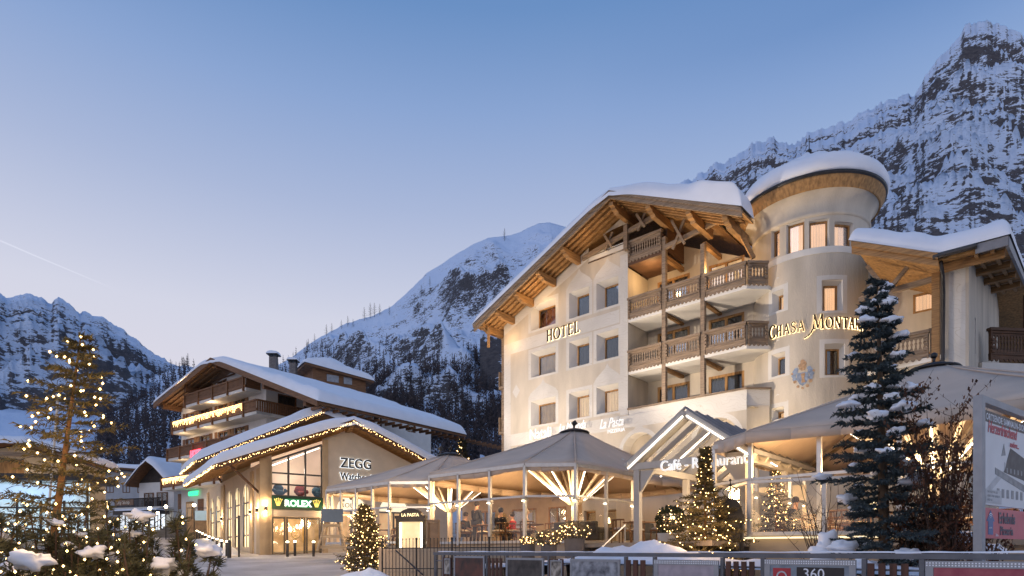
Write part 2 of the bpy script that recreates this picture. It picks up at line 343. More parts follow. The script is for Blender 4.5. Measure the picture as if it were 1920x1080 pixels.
# ------------------------------------------------------------------ mountains
def rdg(p,o,lac=2.15,g_=.45):
    s=0;a=1;t=0
    for _ in range(o):
        n=1-abs(noise.noise(p))*2; s+=a*n*n; t+=a; a*=g_; p=p*lac+Vector((3.1,1.7,9.2))
    return s/t
class Mountain:
    def __init__(s,name,sil,u0,u1,Yr,Yb,zb,m,amp,lam,p,seed,nu=420,nv=150,jag=3,ys=1.0,env=5,diag=0,rough=.35):
        s.rough=rough
        s.sil=sil;s.Yr=Yr;s.Yb=Yb;s.zb=zb;s.amp=amp;s.lam=lam;s.p=p;s.seed=seed;s.jag=jag;s.env=env;s.diag=diag
        mb=MB(); s.u0,s.u1=u0,u1
        for i in range(nu+1):
            u=u0+(u1-u0)*i/nu
            for j in range(-6,nv+1):
                if j<0: 
                    q=s.P(u,0); mb.v.append((q.x*(1-j*.05),q.y*(1-j*.05),max(zb,q.z*(1+j*.16))))
                else: mb.v.append(tuple(s.P(u,(j/nv)**1.0)))
        n=nv+7
        for i in range(nu):
            for j in range(n-1):
                a=i*n+j; mb.f.append((a,a+1,a+n+1,a+n))
        tag(mb.build(name,m,None,True),kind='structure')
    def P(s,u,a):
        v=lerpt(s.sil,u); v+=s.jag*(noise.noise(Vector((u*.06,s.seed,0)))+.6*noise.noise(Vector((u*.17,s.seed,5)))+.35*noise.noise(Vector((u*.41,s.seed,9))))
        zr=(HV-v)/F*s.Yr; Y=s.Yr+(s.Yb-s.Yr)*a; X=(u-960)/F*Y
        h=(1-a)**s.p; z=s.zb+(zr-s.zb)*h
        e=min(1,a*s.env)*min(1,(1-a)*6)
        q=Vector(((X+s.diag*Y)/s.lam,(Y)/s.lam*.8,s.seed)); 
        q2=Vector((q.x*2.3+q.y*1.1,q.y*2.9-q.x*.8,s.seed+4))
        z+=e*s.amp*((rdg(q,4,2.1,.42)-.50)*1.5+(rdg(q2,4,2.1,.46)-.5)*s.rough)
        z=min(z,Y*(HV-v)/F*(1-.10*a)-a*6*s.Yr/1000)
        return Vector((X,Y,z))
ROCKM=mtn_mat('alpine_rock',(.13,.122,.128),(.04,.043,.055),.66,.05,1.9,.0045)
ROCKC=mtn_mat('ridge_rock',(.10,.095,.10),(.04,.042,.05),.62,.07,1.9,.009)
ROCKL=mtn_mat('far_rock',(.14,.135,.145),(.05,.052,.065),.34,.08,1.6,.0035)
HILLS=mtn_mat('hill_snow',(.12,.11,.11),(.05,.05,.05),2.2,.1,1.0,.012)
m_right=Mountain('mountain',[(900,560),(1150,400),(1290,340),(1340,310),(1380,290),(1410,268),(1440,262),(1490,268),(1520,248),(1560,240),(1590,225),(1640,200),(1680,184),(1712,180),(1730,148),(1760,110),(1798,75),(1810,52),(1830,40),(1850,37),(1885,50),(1920,66),(1990,95),(2200,230),(2500,400)],900,2450,2300,330,10,ROCKM,235,500,1.0,3.3,620,280,9,diag=.55,env=5,rough=.5)
m_left=Mountain('mountain',[(-500,500),(-60,530),(0,549),(12,560),(45,549),(60,551),(80,560),(95,570),(110,557),(118,559),(135,574),(150,587),(165,585),(200,600),(230,617),(260,641),(300,670),(345,692),(450,760),(560,860)],-500,560,3000,500,14,ROCKL,230,560,1.0,8.8,400,170,4,diag=-.5,env=5,rough=.4)
m_mid=Mountain('mountain',[(430,730),(545,672),(575,648),(600,632),(650,606),(700,592),(735,574),(775,538),(800,512),(830,494),(850,480),(880,462),(915,446),(960,441),(985,430),(1010,419),(1030,417),(1060,425),(1150,440),(1300,500),(1500,560)],430,1700,1800,420,8,ROCKC,95,330,1.15,5.1,520,190,1.3,diag=.5,env=4,rough=.4)
hill=Mountain('hill',[(-600,560),(-200,660),(0,708),(60,716),(120,722),(180,740),(220,735),(250,722),(300,702),(345,684),(420,705),(520,720),(700,800)],-600,700,1100,170,6,HILLS,12,260,1.4,2.2,260,90,.6,env=4,rough=.2)
# ------------------------------------------------------------------ forest: bare larches and firs on the slopes
LARCH=mat('bare_larch',(.070,.055,.055),.9,.4,.08,col2=(.028,.027,.034))
def add_tree(mb,p,h,rnd,dens=7,wd=.2):
    base=len(mb.v); x,y,z=p; z-=h*.08; mb.tube([(x,y,z),(x,y,z+h)],[h*.013,h*.003],3,False)
    a=rnd.random()*6.28
    for k in range(dens*2):
        f=.16+.8*(k/(dens*2)); r=h*wd*(1-f)**.8*(.6+.7*rnd.random())+h*.01; a+=2.4; zz=z+h*f
        ca,sa=math.cos(a),math.sin(a); wv=r*.3; hh=h*.075*(.6+rnd.random())
        mb.add([(x,y,zz-hh*.3),(x+ca*r,y+sa*r,zz+hh*.35),(x+ca*r*.5,y+sa*r*.5,zz+hh*.7),(x-sa*wv+ca*r*.7,y+ca*wv+sa*r*.7,zz-hh*.35)],[(0,1,2),(0,3,1)])
def scatter(mt,us,vlim,n,hr,seed,dens_fn,wd=.2):
    rnd=random.Random(seed); out=[]; tries=0
    while len(out)<n and tries<n*40:
        tries+=1; u=us[0]+(us[1]-us[0])*rnd.random(); a=rnd.random()**.7*.97; p=mt.P(u,a); v=HV-F*p.z/p.y
        if v<lerpt(vlim,u) or v>905: continue
        if rnd.random()>dens_fn(u,v,p): continue
        out.append((p,hr[0]+(hr[1]-hr[0])*rnd.random()))
    return out
mb=MB(); rn=random.Random(7)
def dmid(u,v,p):
    n=noise.noise(Vector((u*.016,v*.022,2))); low=(v-lerpt([(545,650),(700,670),(800,680),(950,640)],u))/60
    return max(0,min(1,min(1,(p.y/800))**1.2*(max(.0,n*2.2-.05)*.5+low)))
sc=scatter(m_mid,(520,1100),[(500,680),(560,658),(640,615),(700,598),(760,600),(830,640),(880,600),(950,590),(1100,560)],5200,(19,34),3,dmid)
near=sorted(sc,key=lambda q:(HV-F*q[0].z/q[0].y))[:0]
for p,h in sc: add_tree(mb,p,h,rn,8,.13)
tag(mb.build('forest',LARCH),'dense bare larch forest covering the lower slope of the middle mountain','forest',kind='stuff')
mb=MB()
def dleft(u,v,p):
    return max(0,min(1,(p.y/600)**1.5*(1.2 if u>250 else .9 if u>175 and v>lerpt([(175,850),(200,760),(250,715)],u) else 0)))
sc=scatter(hill,(160,640),[(160,860),(185,800),(215,735),(250,716),(300,698),(345,684),(420,700),(640,760)],1900,(15,26),9,dleft)
for p,h in sc: add_tree(mb,p,h,rn,8,.16)
tag(mb.build('forest',LARCH),'dark conifer forest on the low hill behind the small chalet','forest',kind='stuff')
# single larches that stand out on the crests
def lone(u,mt,a,h,label,grp,seed):
    p=mt.P(u,a); t=thing('larch_tree',p,label,'tree',grp); r_=random.Random(seed)
    q=MB(); q.tube([p+Vector((0,0,-1)),p+Vector((0,0,h))],[h*.014,h*.003],4); q.build('trunk',LARCH,t)
    c=MB(); z=p.z
    for k in range(46):
        f=.15+.82*k/46; r=h*.24*(1-f)**.7*(.5+.8*r_.random())+.1; a_=2.4*k+r_.random(); b=Vector((p.x,p.y,z+h*f)); e=b+Vector((math.cos(a_)*r,math.sin(a_)*r,h*.03))
        c.tube([b,e],[h*.006,h*.002],3,False)
        for w_ in range(3):
            m_=b.lerp(e,.35+.25*w_); s_=Vector((r_.uniform(-1,1),r_.uniform(-1,1),r_.uniform(-.4,.9)))*r*.35; c.tube([m_,m_+s_],[h*.004,h*.0015],3,False)
    c.build('crown',LARCH,t)
k=0
for u,a,h in ((612,.02,21),(622,.015,17),(640,.02,16),(652,.02,19),(683,.015,24),(694,.01,27),(702,.012,25),(712,.02,20),(662,.03,15),(790,.1,20),(806,.09,17),(590,.03,15),(575,.02,13),(730,.05,16),(946,.05,22)):
    k+=1; lone(u,m_mid,a,h*1.7,'bare larch standing out on the crest of the middle mountain slope','larches along the middle crest',k)
for u,a,h in ((352,.0,17),(341,.01,13),(322,.02,14),(308,.02,15),(286,.02,14),(266,.02,15),(252,.03,14),(330,.03,12)):
    k+=1; lone(u,hill,a,h*1.4,'dark larch on the skyline of the low wooded hill by the chalet roof','larches along the low hill crest',k)

VT=bpy.data.materials.new('vapour'); VT.use_nodes=True; nt=VT.node_tree; nt.nodes.clear(); o_=nt.nodes.new('ShaderNodeOutputMaterial'); t_=nt.nodes.new('ShaderNodeBsdfTransparent'); d_=nt.nodes.new('ShaderNodeEmission'); d_.inputs[0].default_value=(.85,.87,1,1); x_=nt.nodes.new('ShaderNodeMixShader'); x_.inputs[0].default_value=.22  # trail material: emission put in place of high-altitude sunlight falling on the vapour
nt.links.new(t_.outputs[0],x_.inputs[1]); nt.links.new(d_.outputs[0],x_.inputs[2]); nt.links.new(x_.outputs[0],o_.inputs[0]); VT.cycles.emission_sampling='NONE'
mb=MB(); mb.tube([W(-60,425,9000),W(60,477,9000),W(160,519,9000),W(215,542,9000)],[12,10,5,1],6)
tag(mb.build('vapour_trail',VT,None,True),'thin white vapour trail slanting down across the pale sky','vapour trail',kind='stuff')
# ------------------------------------------------------------------ main hotel
BEIGE=mat('stucco_beige',(.53,.465,.375),.85,.16,1.1,.35,22,detail=10,stretch=(1,1,.28))
PALE=mat('stucco_pale',(.64,.61,.56),.85,.08,.8,.2,30,detail=9)
def sgraffito():
    m=mat('sgraffito',(.60,.57,.52),.85,.10,.7,.2,30); nt=m.node_tree; b=nt.nodes['Principled BSDF']
    src=b.inputs['Base Color'].links[0].from_socket
    v=nt.nodes.new('ShaderNodeTexWave'); v.wave_type='RINGS'; v.inputs['Scale'].default_value=1.1; v.inputs['Distortion'].default_value=9; v.inputs['Detail'].default_value=1.5; v.inputs['Detail Scale'].default_value=1.6
    tc=nt.nodes.new('ShaderNodeTexCoord'); nt.links.new(tc.outputs['Object'],v.inputs[0])
    r=ramp(nt,[(.42,(1,1,1)),(.5,(.80,.76,.70)),(.58,(1,1,1))],v.outputs[0]); x=nt.nodes.new('ShaderNodeMix'); x.data_type='RGBA'; x.blend_type='MULTIPLY'; x.inputs[0].default_value=1
    nt.links.new(src,x.inputs[6]); nt.links.new(r.outputs[0],x.inputs[7]); nt.links.new(x.outputs[2],b.inputs['Base Color']); return m
SGR=sgraffito()
WOOD=wood('larch_wood',(.30,.165,.065)); WOODG=wood('weathered_wood',(.23,.165,.11)); WOODD=wood('dark_wood',(.10,.05,.026)); WOODR=wood('oiled_wood',(.35,.19,.07),axis=(6,6,1))
CREAMW=mat('white_stucco',(.66,.63,.58),.85,.04,2,.2,20)
METAL=mat('dark_metal',(.045,.042,.042),.4,.2,5,metal=.6); ALU=mat('brushed_aluminium',(.55,.53,.50),.35,.06,8,metal=.75); TIN=mat('grey_tin',(.20,.20,.215),.5,.15,3)
PANE=glassm('window_glass'); CURD=mat('dark_curtain',(.085,.085,.09),.9,.3,5,stretch=(8,8,.5)); 
CURL=emit('lit_curtain',(1,.62,.34),.85,var=.35,scale=2.2,stretch=(5,5,.6)); CURP=emit('lit_room',(1,.60,.36),1.05,var=.18,scale=1.0); CURM=emit('dim_room',(.55,.34,.16),.42,var=.8,scale=2.5)
CURR=emit('red_room',(.35,.07,.03),.35,var=.8,scale=1.5)
H=Fr(1.25,36.0,.741,-.672)
T0,T1=-2.35,12.55; RT=6.4
slopeL=lambda t:17.55-.43*abs(6.39-t) if t<6.39 else 17.55-.50*(t-6.39)
hotel=thing('hotel',H(5,-.6,0),'large cream stucco alpine hotel with carved balconies and a snow capped round tower','hotel')
wb=MB(); rv=MB(); tr=MB()
DP=.44; wins=[]
cols=[(-.18,1.66),(2.62,3.98),(4.45,5.83)]; rows=[7.34,10.2,12.94]
for r_,z0 in enumerate(rows):
    for c_,(a,b) in enumerate(cols): wins.append((a,b,z0,z0+1.46,r_,c_))
holes=[w_[:4] for w_ in wins]; holes.append((3.95,RT,15.72,16.95))                 # open attic loggia
gf=[(-.9,.75,-.3,2.3),(1.3,2.9,-.3,2.3),(3.6,4.4,-.3,2.2),(4.9,5.7,-.3,2.2),(4.5,6.2,3.1,4.7)]            # ground floor doors and windows
AR=[(7.05,1.0,5.05),(11.15,1.05,5.15)]                                              # arches: centre, half width, springing
for g_ in gf: holes.append(g_)
for c_,hw,sp in AR: holes.append((c_-hw,c_+hw,3.2,sp+hw+.01))
wall_grid(wb,H,T0,RT,-.8,18,holes,top=lambda t:slopeL(t)-.03)
wall_grid(wb,H,RT,T1,-.8,6.55,[h for h in holes if h[1]>RT])
for c_,hw,sp in AR:                                                               # arch heads
    rv=MB(); tr=MB()
    n=14
    for s_ in (-1,1):
        for k in range(n//2):
            a=math.pi/2*k/(n//2); b=math.pi/2*(k+1)/(n//2); top=sp+hw+.01
            p=(c_+s_*hw*math.cos(a),sp+hw*math.sin(a)); q=(c_+s_*hw*math.cos(b),sp+hw*math.sin(b))
            wb.add([H(p[0],p[1]),H(p[0],top),H(q[0],top),H(q[0],q[1])],[(0,1,2,3)]); rv.quad(H(p[0],p[1]),H(q[0],q[1]),H(q[0],q[1],.8),H(p[0],p[1],.8))
            ro=1.22
            tr.prism([p,q,(c_+(q[0]-c_)*ro,sp+(q[1]-sp)*ro),(c_+(p[0]-c_)*ro,sp+(p[1]-sp)*ro)],H,-.004-.0004*(k%2),-.0)
    for s_ in (-1,1): x=c_+s_*hw; rv.quad(H(x,3.2),H(x,sp),H(x,sp,.8),H(x,3.2,.8)); tr.prism([(x,3.2),(x+s_*.22,3.2),(x+s_*.22,sp),(x,sp)],H,-.0045,0)
    tr.prism([(c_-.28,sp+hw+.18),(c_+.28,sp+hw+.18),(c_+.1,sp+hw+.42),(c_,sp+hw+.62),(c_-.1,sp+hw+.42)],H,-.006,0)
    rv.build('arch_reveal',PALE,hotel); tr.build('painted_arch',SGR,hotel)
    wb.add([H(c_-hw,3.2,.8),H(c_+hw,3.2,.8),H(c_+hw,sp+hw,.8),H(c_-hw,sp+hw,.8)],[(0,1,2,3)])
# recess behind the balconies
bw=[]
for z0 in (6.45,9.3,12.05): bw+= [(6.97,8.82,z0,z0+2.3),(9.83,11.64,z0,z0+2.3)]
wall_grid(wb,H,RT,T1+.8,6.4,16.9,bw,top=lambda t:slopeL(t)-.7,d=2.05)
wall_grid(wb,lambda x,z,d:H(RT,z,x),0,2.05,6.4,14.65)
wb.quad(H(RT,6.45,0),H(T1+.3,6.45,0),H(T1+.9,6.45,2.05),H(RT,6.45,2.05))
# chamfered pier under the right hand balcony
Q=H(T1,0,0); CH=Fr(Q.x,Q.y,1,.05)
wall_grid(wb,CH,0,1.05,-.8,6.55)
# left flank and back
wall_grid(wb,lambda x,z,d:H(T0,z,x),0,15,-1,13.2); wall_grid(wb,lambda x,z,d:H(T0+x,z,15),0,22,-1,13)
wall=wb.build('wall',BEIGE,hotel)
lw=[(CURM,'window with a dim curtain and a small lamp glow behind it')]
for a,b,z0,z1,r_,c_ in wins:
    rv=MB(); tr=MB(); i=reveal(rv,H,(a,b,z0,z1),DP,(.27,.03,.20,.06))
    cur={(0,0):CURM,(0,1):CURL,(0,2):CURL,(1,0):CURM,(2,0):CURR}.get((r_,c_),CURD)
    wi_=window(hotel,H,i,DP,WOODR if r_ or c_ else WOODR,PANE,cur,1,.07,{(0,1):'curtained window lit warm from inside',(0,2):'curtained window lit warm from inside',(2,0):'unlit window with dark red curtain'}.get((r_,c_)))
    # pale painted surround and sill
    e=.20; y0,y1=z0-.12,z1+.2
    tr.sbox(H,a-e,a,y0,y1,-.004,0); tr.sbox(H,b,b+e,y0,y1,-.0042,0); tr.sbox(H,a,b,z1,y1,-.0044,0); tr.sbox(H,a,b,y0,z0,-.0046,0)
    if (r_,c_) in ((2,1),(2,2),(0,0),(0,2)):
        m_=(a+b)/2; tr.prism([(a-e,y1+.01),(b+e,y1+.01),(b+.02,y1+.28),(m_+.14,y1+.72),(m_,y1+.95),(m_-.14,y1+.72),(a-.02,y1+.28)],H,-.005,0)
    tr.build('painted_surround',SGR,wi_); rv.build('reveal',PALE,wi_)
for g_ in gf: rv=MB(); i=reveal(rv,H,g_,.25,(.04,.04,.04,0)); wi_=window(hotel,H,i,.25,WOODR,PANE,CURM if g_[2]<0 else CURL,2 if g_[1]-g_[0]>1.5 else 1,.08); rv.build('reveal',PALE,wi_)
for b_ in bw: window(hotel,H,(b_[0],b_[1],b_[2]+.02,b_[3]),2.08,WOODR,PANE,CURL if (b_[0]>9 and b_[2]>12) else CURD,2,.13,'balcony window lit warm from inside' if (b_[0]>9 and b_[2]>12) else None)
# painted bands
S=H
def band(*k,n=1):
    q=MB(); q.sbox(*k,n); q.build('painted_band',SGR,hotel)
band(S,T0,T0+.55,-.5,12.6,-.0038,0); band(S,T0+.56,RT-.51,11.93,12.62,-.003,0); band(S,T0+.56,5.9,6.35,7.05,-.0028,0); band(S,5.93,RT,7.06,15.4,-.0036,0); band(S,5.93,T1,6.36,7.0,-.0052,0)
q=MB(); q.prism([(T0,slopeL(T0)-.62),(3.9,slopeL(3.9)-.62),(3.9,slopeL(3.9)-.12),(T0,slopeL(T0)-.12)],S,-.0057,0); q.build('painted_band',SGR,hotel)
q=MB(); x,z=-1.35,9.6; q.prism([(x,z-.42),(x+.3,z),(x,z+.42),(x-.3,z)],S,-.006,0); q.build('painted_diamond',SGR,hotel)
# terrace parapet (low wall of the first balcony)
pp=MB(); pp.sbox(H,RT+.02,T1,6.5,7.28,0.02,.22); pp.sbox(CH,.02,1.08,6.5,7.28,.02,.22); pp.build('parapet',SGR,hotel)
pc=MB(); pc.sbox(H,RT-.02,T1,7.281,7.36,-.06,.28); pc.sbox(CH,0,1.12,7.282,7.362,-.06,.28); pc.build('parapet_cap',WOODG,hotel)
def balustrade(parent,S,x0,x1,z0,d=0,hh=1.02,m=WOODG,label=None,lyre=True):
    """carved railing: cap, base rail, brackets and pierced boards"""
    b=MB(); L=x1-x0
    b.sbox(S,x0-.03,x1+.03,z0+hh-.11,z0+hh,d-.12,d+.10); b.sbox(S,x0,x1,z0+hh-.2,z0+hh-.112,d-.06,d+.05); b.sbox(S,x0,x1,z0+.02,z0+.17,d-.05,d+.04); b.sbox(S,x0,x1,z0+.175,z0+.225,d-.075,d+.05)
    n=max(2,int(L/.135)); w_=L/n
    for k in range(n+1):
        x=x0+k*w_; zz0,zz1=z0+.226,z0+hh-.202; h=zz1-zz0; q=w_*.5
        if k in(0,n): b.sbox(S,x-.06 if k else x,x if k else x+.06,z0-.05,z0+hh-.112,d-.09,d+.03); continue
        pr=[(q,0),(q*.93,.16),(q*.42,.36),(q*.30,.47),(q*.62,.55),(q*.62,.62),(q*.34,.70),(q*.55,.82),(q*.95,.90),(q,1)]
        b.prism([(x+a,zz0+h*c) for a,c in pr]+[(x-a,zz0+h*c) for a,c in reversed(pr)],S,d-.02,d+.015)
    for k in range(int(L/.2)):                                                    # scalloped lower fringe
        x=x0+.1+k*.2; b.prism([(x-.09,z0+.019),(x+.09,z0+.019),(x+.05,z0-.06),(x,z0-.09),(x-.05,z0-.06)],S,d-.045,d-.01)
    for xx in (x0+.02,x1-.14):                                                    # turned bracket ends
        for z in (z0+.25,z0+.42,z0+.58,z0+.72): b.sbox(S,xx,xx+.12,z,z+.1,d-.13,d-.05)
    o=b.build('railing',m,parent)
    if label: o['label']=label
    return o
def bay(S,x0,x1,z,dep,slab_m=CREAMW,rail=True,x1b=None):
    o=MB(); o.hexa([S(x0,z-.2,.0),S(x1,z-.2,.0),S(x1b or x1,z-.2,dep),S(x0,z-.2,dep),S(x0,z-.02,.0),S(x1,z-.02,.0),S(x1b or x1,z-.02,dep),S(x0,z-.02,dep)])
    bb=o.build('balcony',slab_m,hotel); 
    if rail: balustrade(bb,S,x0+.02,x1-.02,z)
    return bb
for z in (9.3,12.0):
    bay(H,RT+.02,8.36,z,2.03); bay(H,8.52,10.38,z,2.03); b_=bay(H,10.55,T1,z,2.03,x1b=T1+.85)
    balustrade(b_,CH,.04,.95,z); 
    c_=MB(); c_.hexa([CH(0,z-.21,0),CH(1.0,z-.21,0),H(T1+.85,z-.21,2.0),H(T1-.05,z-.21,2.0),CH(0,z-.025,0),CH(1.0,z-.025,0),H(T1+.85,z-.025,2.0),H(T1-.05,z-.025,2.0)]); c_.build('corner_slab',CREAMW,b_)
bay(H,RT+.02,8.36,14.92,2.03,WOODD)
# posts and tie beams
for x in (8.44,10.46):
    p=MB(); p.sbox(H,x-.1,x+.1,7.37,slopeL(x)-1.0,-.02,.2); p.build('post',WOODG,hotel)
    for z in (9.1,11.85,14.62): q=MB(); q.sbox(H,x-.09,x+.09,z-.16,z+.06,.21,2.0); q.build('tie_beam',WOOD,hotel)
p=MB(); p.sbox(H,RT-.12,RT+.1,15.5,slopeL(RT)-.75,-.25,-.03); p.build('post',WOODG,hotel)
# attic: dark timber wall, collar beam and crossed braces
a_=MB(); a_.add([H(3.5,15.3,2.2),H(8.5,14.9,2.2),H(8.5,16.6,2.2),H(6.4,17.2,2.2),H(3.5,16.2,2.2)],[(0,1,2,3,4)]); a_.sbox(H,8.42,8.5,14.9,16.4,.25,2.1); a_.sbox(H,3.9,8.4,15.62,15.7,.0,2.2); a_.build('attic_wall',WOODD,hotel)
a_=MB(); a_.sbox(H,3.9,RT-.15,15.72,15.95,.0,.1); a_.tube([H(3.95,16.05,.05),H(RT-.1,16.05,.05)],.03,6); a_.build('attic_parapet',PALE,hotel)
b_=MB(); b_.bar(H(3.6,15.95,-.1),H(8.45,17.0-.25,-.1),.18,.2); b_.build('collar_beam',WOODG,hotel)
b_=MB(); b_.bar(H(8.5,14.95,-.05),H(12.0,15.4,-.05),.16,.2); b_.build('collar_beam',WOODG,hotel)
for x,zc,w_,h in ((5.35,16.3,.5,.8),(7.3,16.65,.5,.8),(9.35,15.35,.75,1.35)):
    b_=MB(); b_.bar(H(x-w_/2*.9,zc-h/2,-.16),H(x+w_/2*.9,zc+h/2,-.16),.1,.12); b_.bar(H(x+w_/2*.9,zc-h/2,-.28),H(x-w_/2*.9,zc+h/2,-.28),.1,.12); b_.build('cross_brace',WOODG,hotel)
b_=MB(); b_.bar(H(12.05,14.9,-.1),H(12.75,13.2,.3),.16,.18); b_.build('brace',WOOD,hotel)
# roof: sloping soffit, verge boards, purlins, rafters
OV=-1.6; ro=MB(); RP=[(-3.2,slopeL(-3.2)),(6.39,17.75),(12.9,slopeL(12.9))]
def slab(mb,p,q,d0,d1,th,S=H,zo=0):
    a,b=(p[0],p[1]+zo),(q[0],q[1]+zo); mb.hexa([S(a[0],a[1]-th,d0),S(b[0],b[1]-th,d0),S(b[0],b[1]-th,d1),S(a[0],a[1]-th,d1),S(a[0],a[1],d0),S(b[0],b[1],d0),S(b[0],b[1],d1),S(a[0],a[1],d1)])
slab(ro,(-3.2,slopeL(-3.2)),(6.39,17.72),OV,15,.1,zo=.12); m_=lambda t:17.72+(slopeL(12.95)+.16-17.72)*(t-6.391)/(12.95-6.391); slab(ro,(6.391,17.72),(11.0,m_(11.0)),OV,9,.1,zo=.12); slab(ro,(11.001,m_(11.001)),(12.95,m_(12.95)),OV,-.25,.1,zo=.12)
roof=ro.build('roof',WOODR,hotel)
vb=MB()
for (p,q) in (((-3.25,slopeL(-3.25)),(6.39,17.68)),((6.392,17.68),(13.0,slopeL(13.0)+.12))):
    slab(vb,p,q,OV-.12,OV-.02,.36,zo=.17); slab(vb,p,q,OV-.19,OV-.121,.17,zo=.19)
vb.build('verge_board',WOODG,roof)
for t in (-2.75,-1.55,-.05,1.6,3.3,6.39,8.45,10.5,12.2):
    pb=MB(); z=slopeL(t)-.26
    if t==6.39: z-=.12
    pb.prism([(OV+.02,z+.2),(.85,z+.2),(.85,z-.2),(OV+.55,z-.2),(OV+.45,z-.1),(OV+.25,z-.08),(OV+.2,z+.02),(OV+.02,z+.03)],lambda x,zz,dd,t=t:H(t+dd,zz,x),-.12,.12); pb.build('purlin',WOOD,roof)
rf=MB()
for d_ in (-1.35,-1.0,-.62,-.25): 
    slab(rf,(-3.1,slopeL(-3.1)),(6.3,17.62),d_,d_+.12,.13,zo=.02); slab(rf,(6.5,17.6),((12.7,slopeL(12.7)+.1) if d_<-.4 else (11.6,slopeL(11.6)+.08)),d_,d_+.12,.13,zo=.02)
rf.build('rafter',WOOD,roof)
eb=MB(); eb.bar(H(-2.72,13.55,-1.5),H(-2.72,13.5,14),.2,.3); eb.bar(H(-2.5,12.2,-1.2),H(-2.5,13.4,-1.2),.16,.16); eb.build('eaves_beam',WOOD,roof)
# drainpipe-like timber post and open gallery on the left flank
lp=MB(); lp.sbox(H,-2.75,-2.55,-.6,13.2,.2,.4)
for z in (1.6,4.4,7.2,10.0): lp.sbox(H,-2.9,T0-.01,z,z+.18,.1,9)
for z in (1.78,4.58,7.38,10.18): lp.sbox(H,-2.9,-2.84,z,z+.9,.1,9)
lp.build('side_gallery',WOODG,hotel)
sn=MB()
def thk(a,b): t=-3.25+a*16.3; return lerpt([(-3.3,.5),(2,.55),(6.4,.6),(9,.8),(12.5,1.05),(13.2,.95)],t)
def rp(a,b):
    t=-3.3+a*16.35; z=(slopeL(t) if t<6.39 else slopeL(t)+.1*(t-6.39)/6)+.2; z-=.30*math.exp(-((t-6.4)/.8)**2)*.6
    return H(t,z+.02,OV-.22+b*lerpt([(10.4,14),(11.2,2.6),(12.2,1.35)],t))
snow_sheet(sn,rp,90,40,thk,.03,.03,nz=.12,ns=.5)
sn.build('roof_snow',ROOFSNOW,roof,True)
# ------------------------------------------------------------------ round tower
TC=Vector((13.98,28.85,0)); TR=2.46
ang0=math.atan2(-TC.y,-TC.x)                                              # direction towards the street
def TS(x,z,d=0,r=TR):                                                     # x = arc length, 0 facing the camera, + to the right
    a=ang0+x/TR; q=r-d; return Vector((TC.x+q*math.cos(a),TC.y+q*math.sin(a),z))
def tx(u):                                                                # arc for a picture column
    best=min(range(-340,341),key=lambda k:abs(960+F*TS(k/100,0).x/TS(k/100,0).y-u)); return best/100
def tw(u0,u1,v0,v1):
    a,b=tx(u0),tx(u1); Y=TS((a+b)/2,0).y; return (a,b,(HV-v1)/F*Y,(HV-v0)/F*Y)
TW=[(tw(1446,1462,430,482),CURP,'t'),(tw(1474,1508,416,472),CURP,'t'),(tw(1517,1555,411,464),CURP,'t'),(tw(1565,1600,416,468),CURP,'t'),
    (tw(1448,1469,545,583),CURL,'l'),(tw(1541,1580,524,582),CURP,'m'),(tw(1447,1472,662,704),CURD,'l'),(tw(1546,1584,644,703),CURD,'m'),(tw(1447,1470,764,786),CURL,'l')]
wb=MB(); rv=MB(); tr=MB(); xr=[-math.pi*TR+2*math.pi*TR*k/56 for k in range(57)]
wall_grid(wb,TS,-math.pi*TR,math.pi*TR,-1,14.5,[w_[0] for w_ in TW],xc=xr)
cp=[(TR,14.50),(TR+.06,14.53),(TR+.06,14.66),(TR+.02,14.70),(TR+.07,15.12),(TR+.18,15.32),(TR+.36,15.48),(TR+.42,15.50)]
wb.lathe([(r_,z_-.02) for r_,z_ in cp],TC,64)
wb.build('tower_wall',BEIGE,hotel,True)
for (h_,cur,k_) in TW:
    sp=(.02,.02,.03,.02) if k_=='t' else (.14,.08,.16,.04); dpp=.2 if k_=='t' else .3
    rv=MB(); tr=MB(); i=reveal(rv,TS,h_,dpp,sp); wi_=window(hotel,TS,i,dpp,WOODR,PANE,cur,1,.06,'warm lit tower window' if cur is not CURD else 'dark tower window'); a,b,z0,z1=h_
    if k_!='t':
        for q in ((a-.2,a,z0-.1,z1+.2),(b,b+.2,z0-.1,z1+.2),(a,b,z1,z1+.2),(a,b,z0-.1,z0)): tr.sbox(TS,*q,-.006,0,3)
        if k_=='l' and z1<14: tr.prism([(a-.2,z1+.21),(b+.2,z1+.21),((a+b)/2,z1+.62)],TS,-.008,0)
        tr.build('painted_surround',PALE,wi_)
    rv.build('reveal',PALE,wi_)
tr=MB()
tr.sbox(TS,-2.7,2.7,12.85,13.13,-.02,0,24); tr.build('sill_band',PALE,hotel)
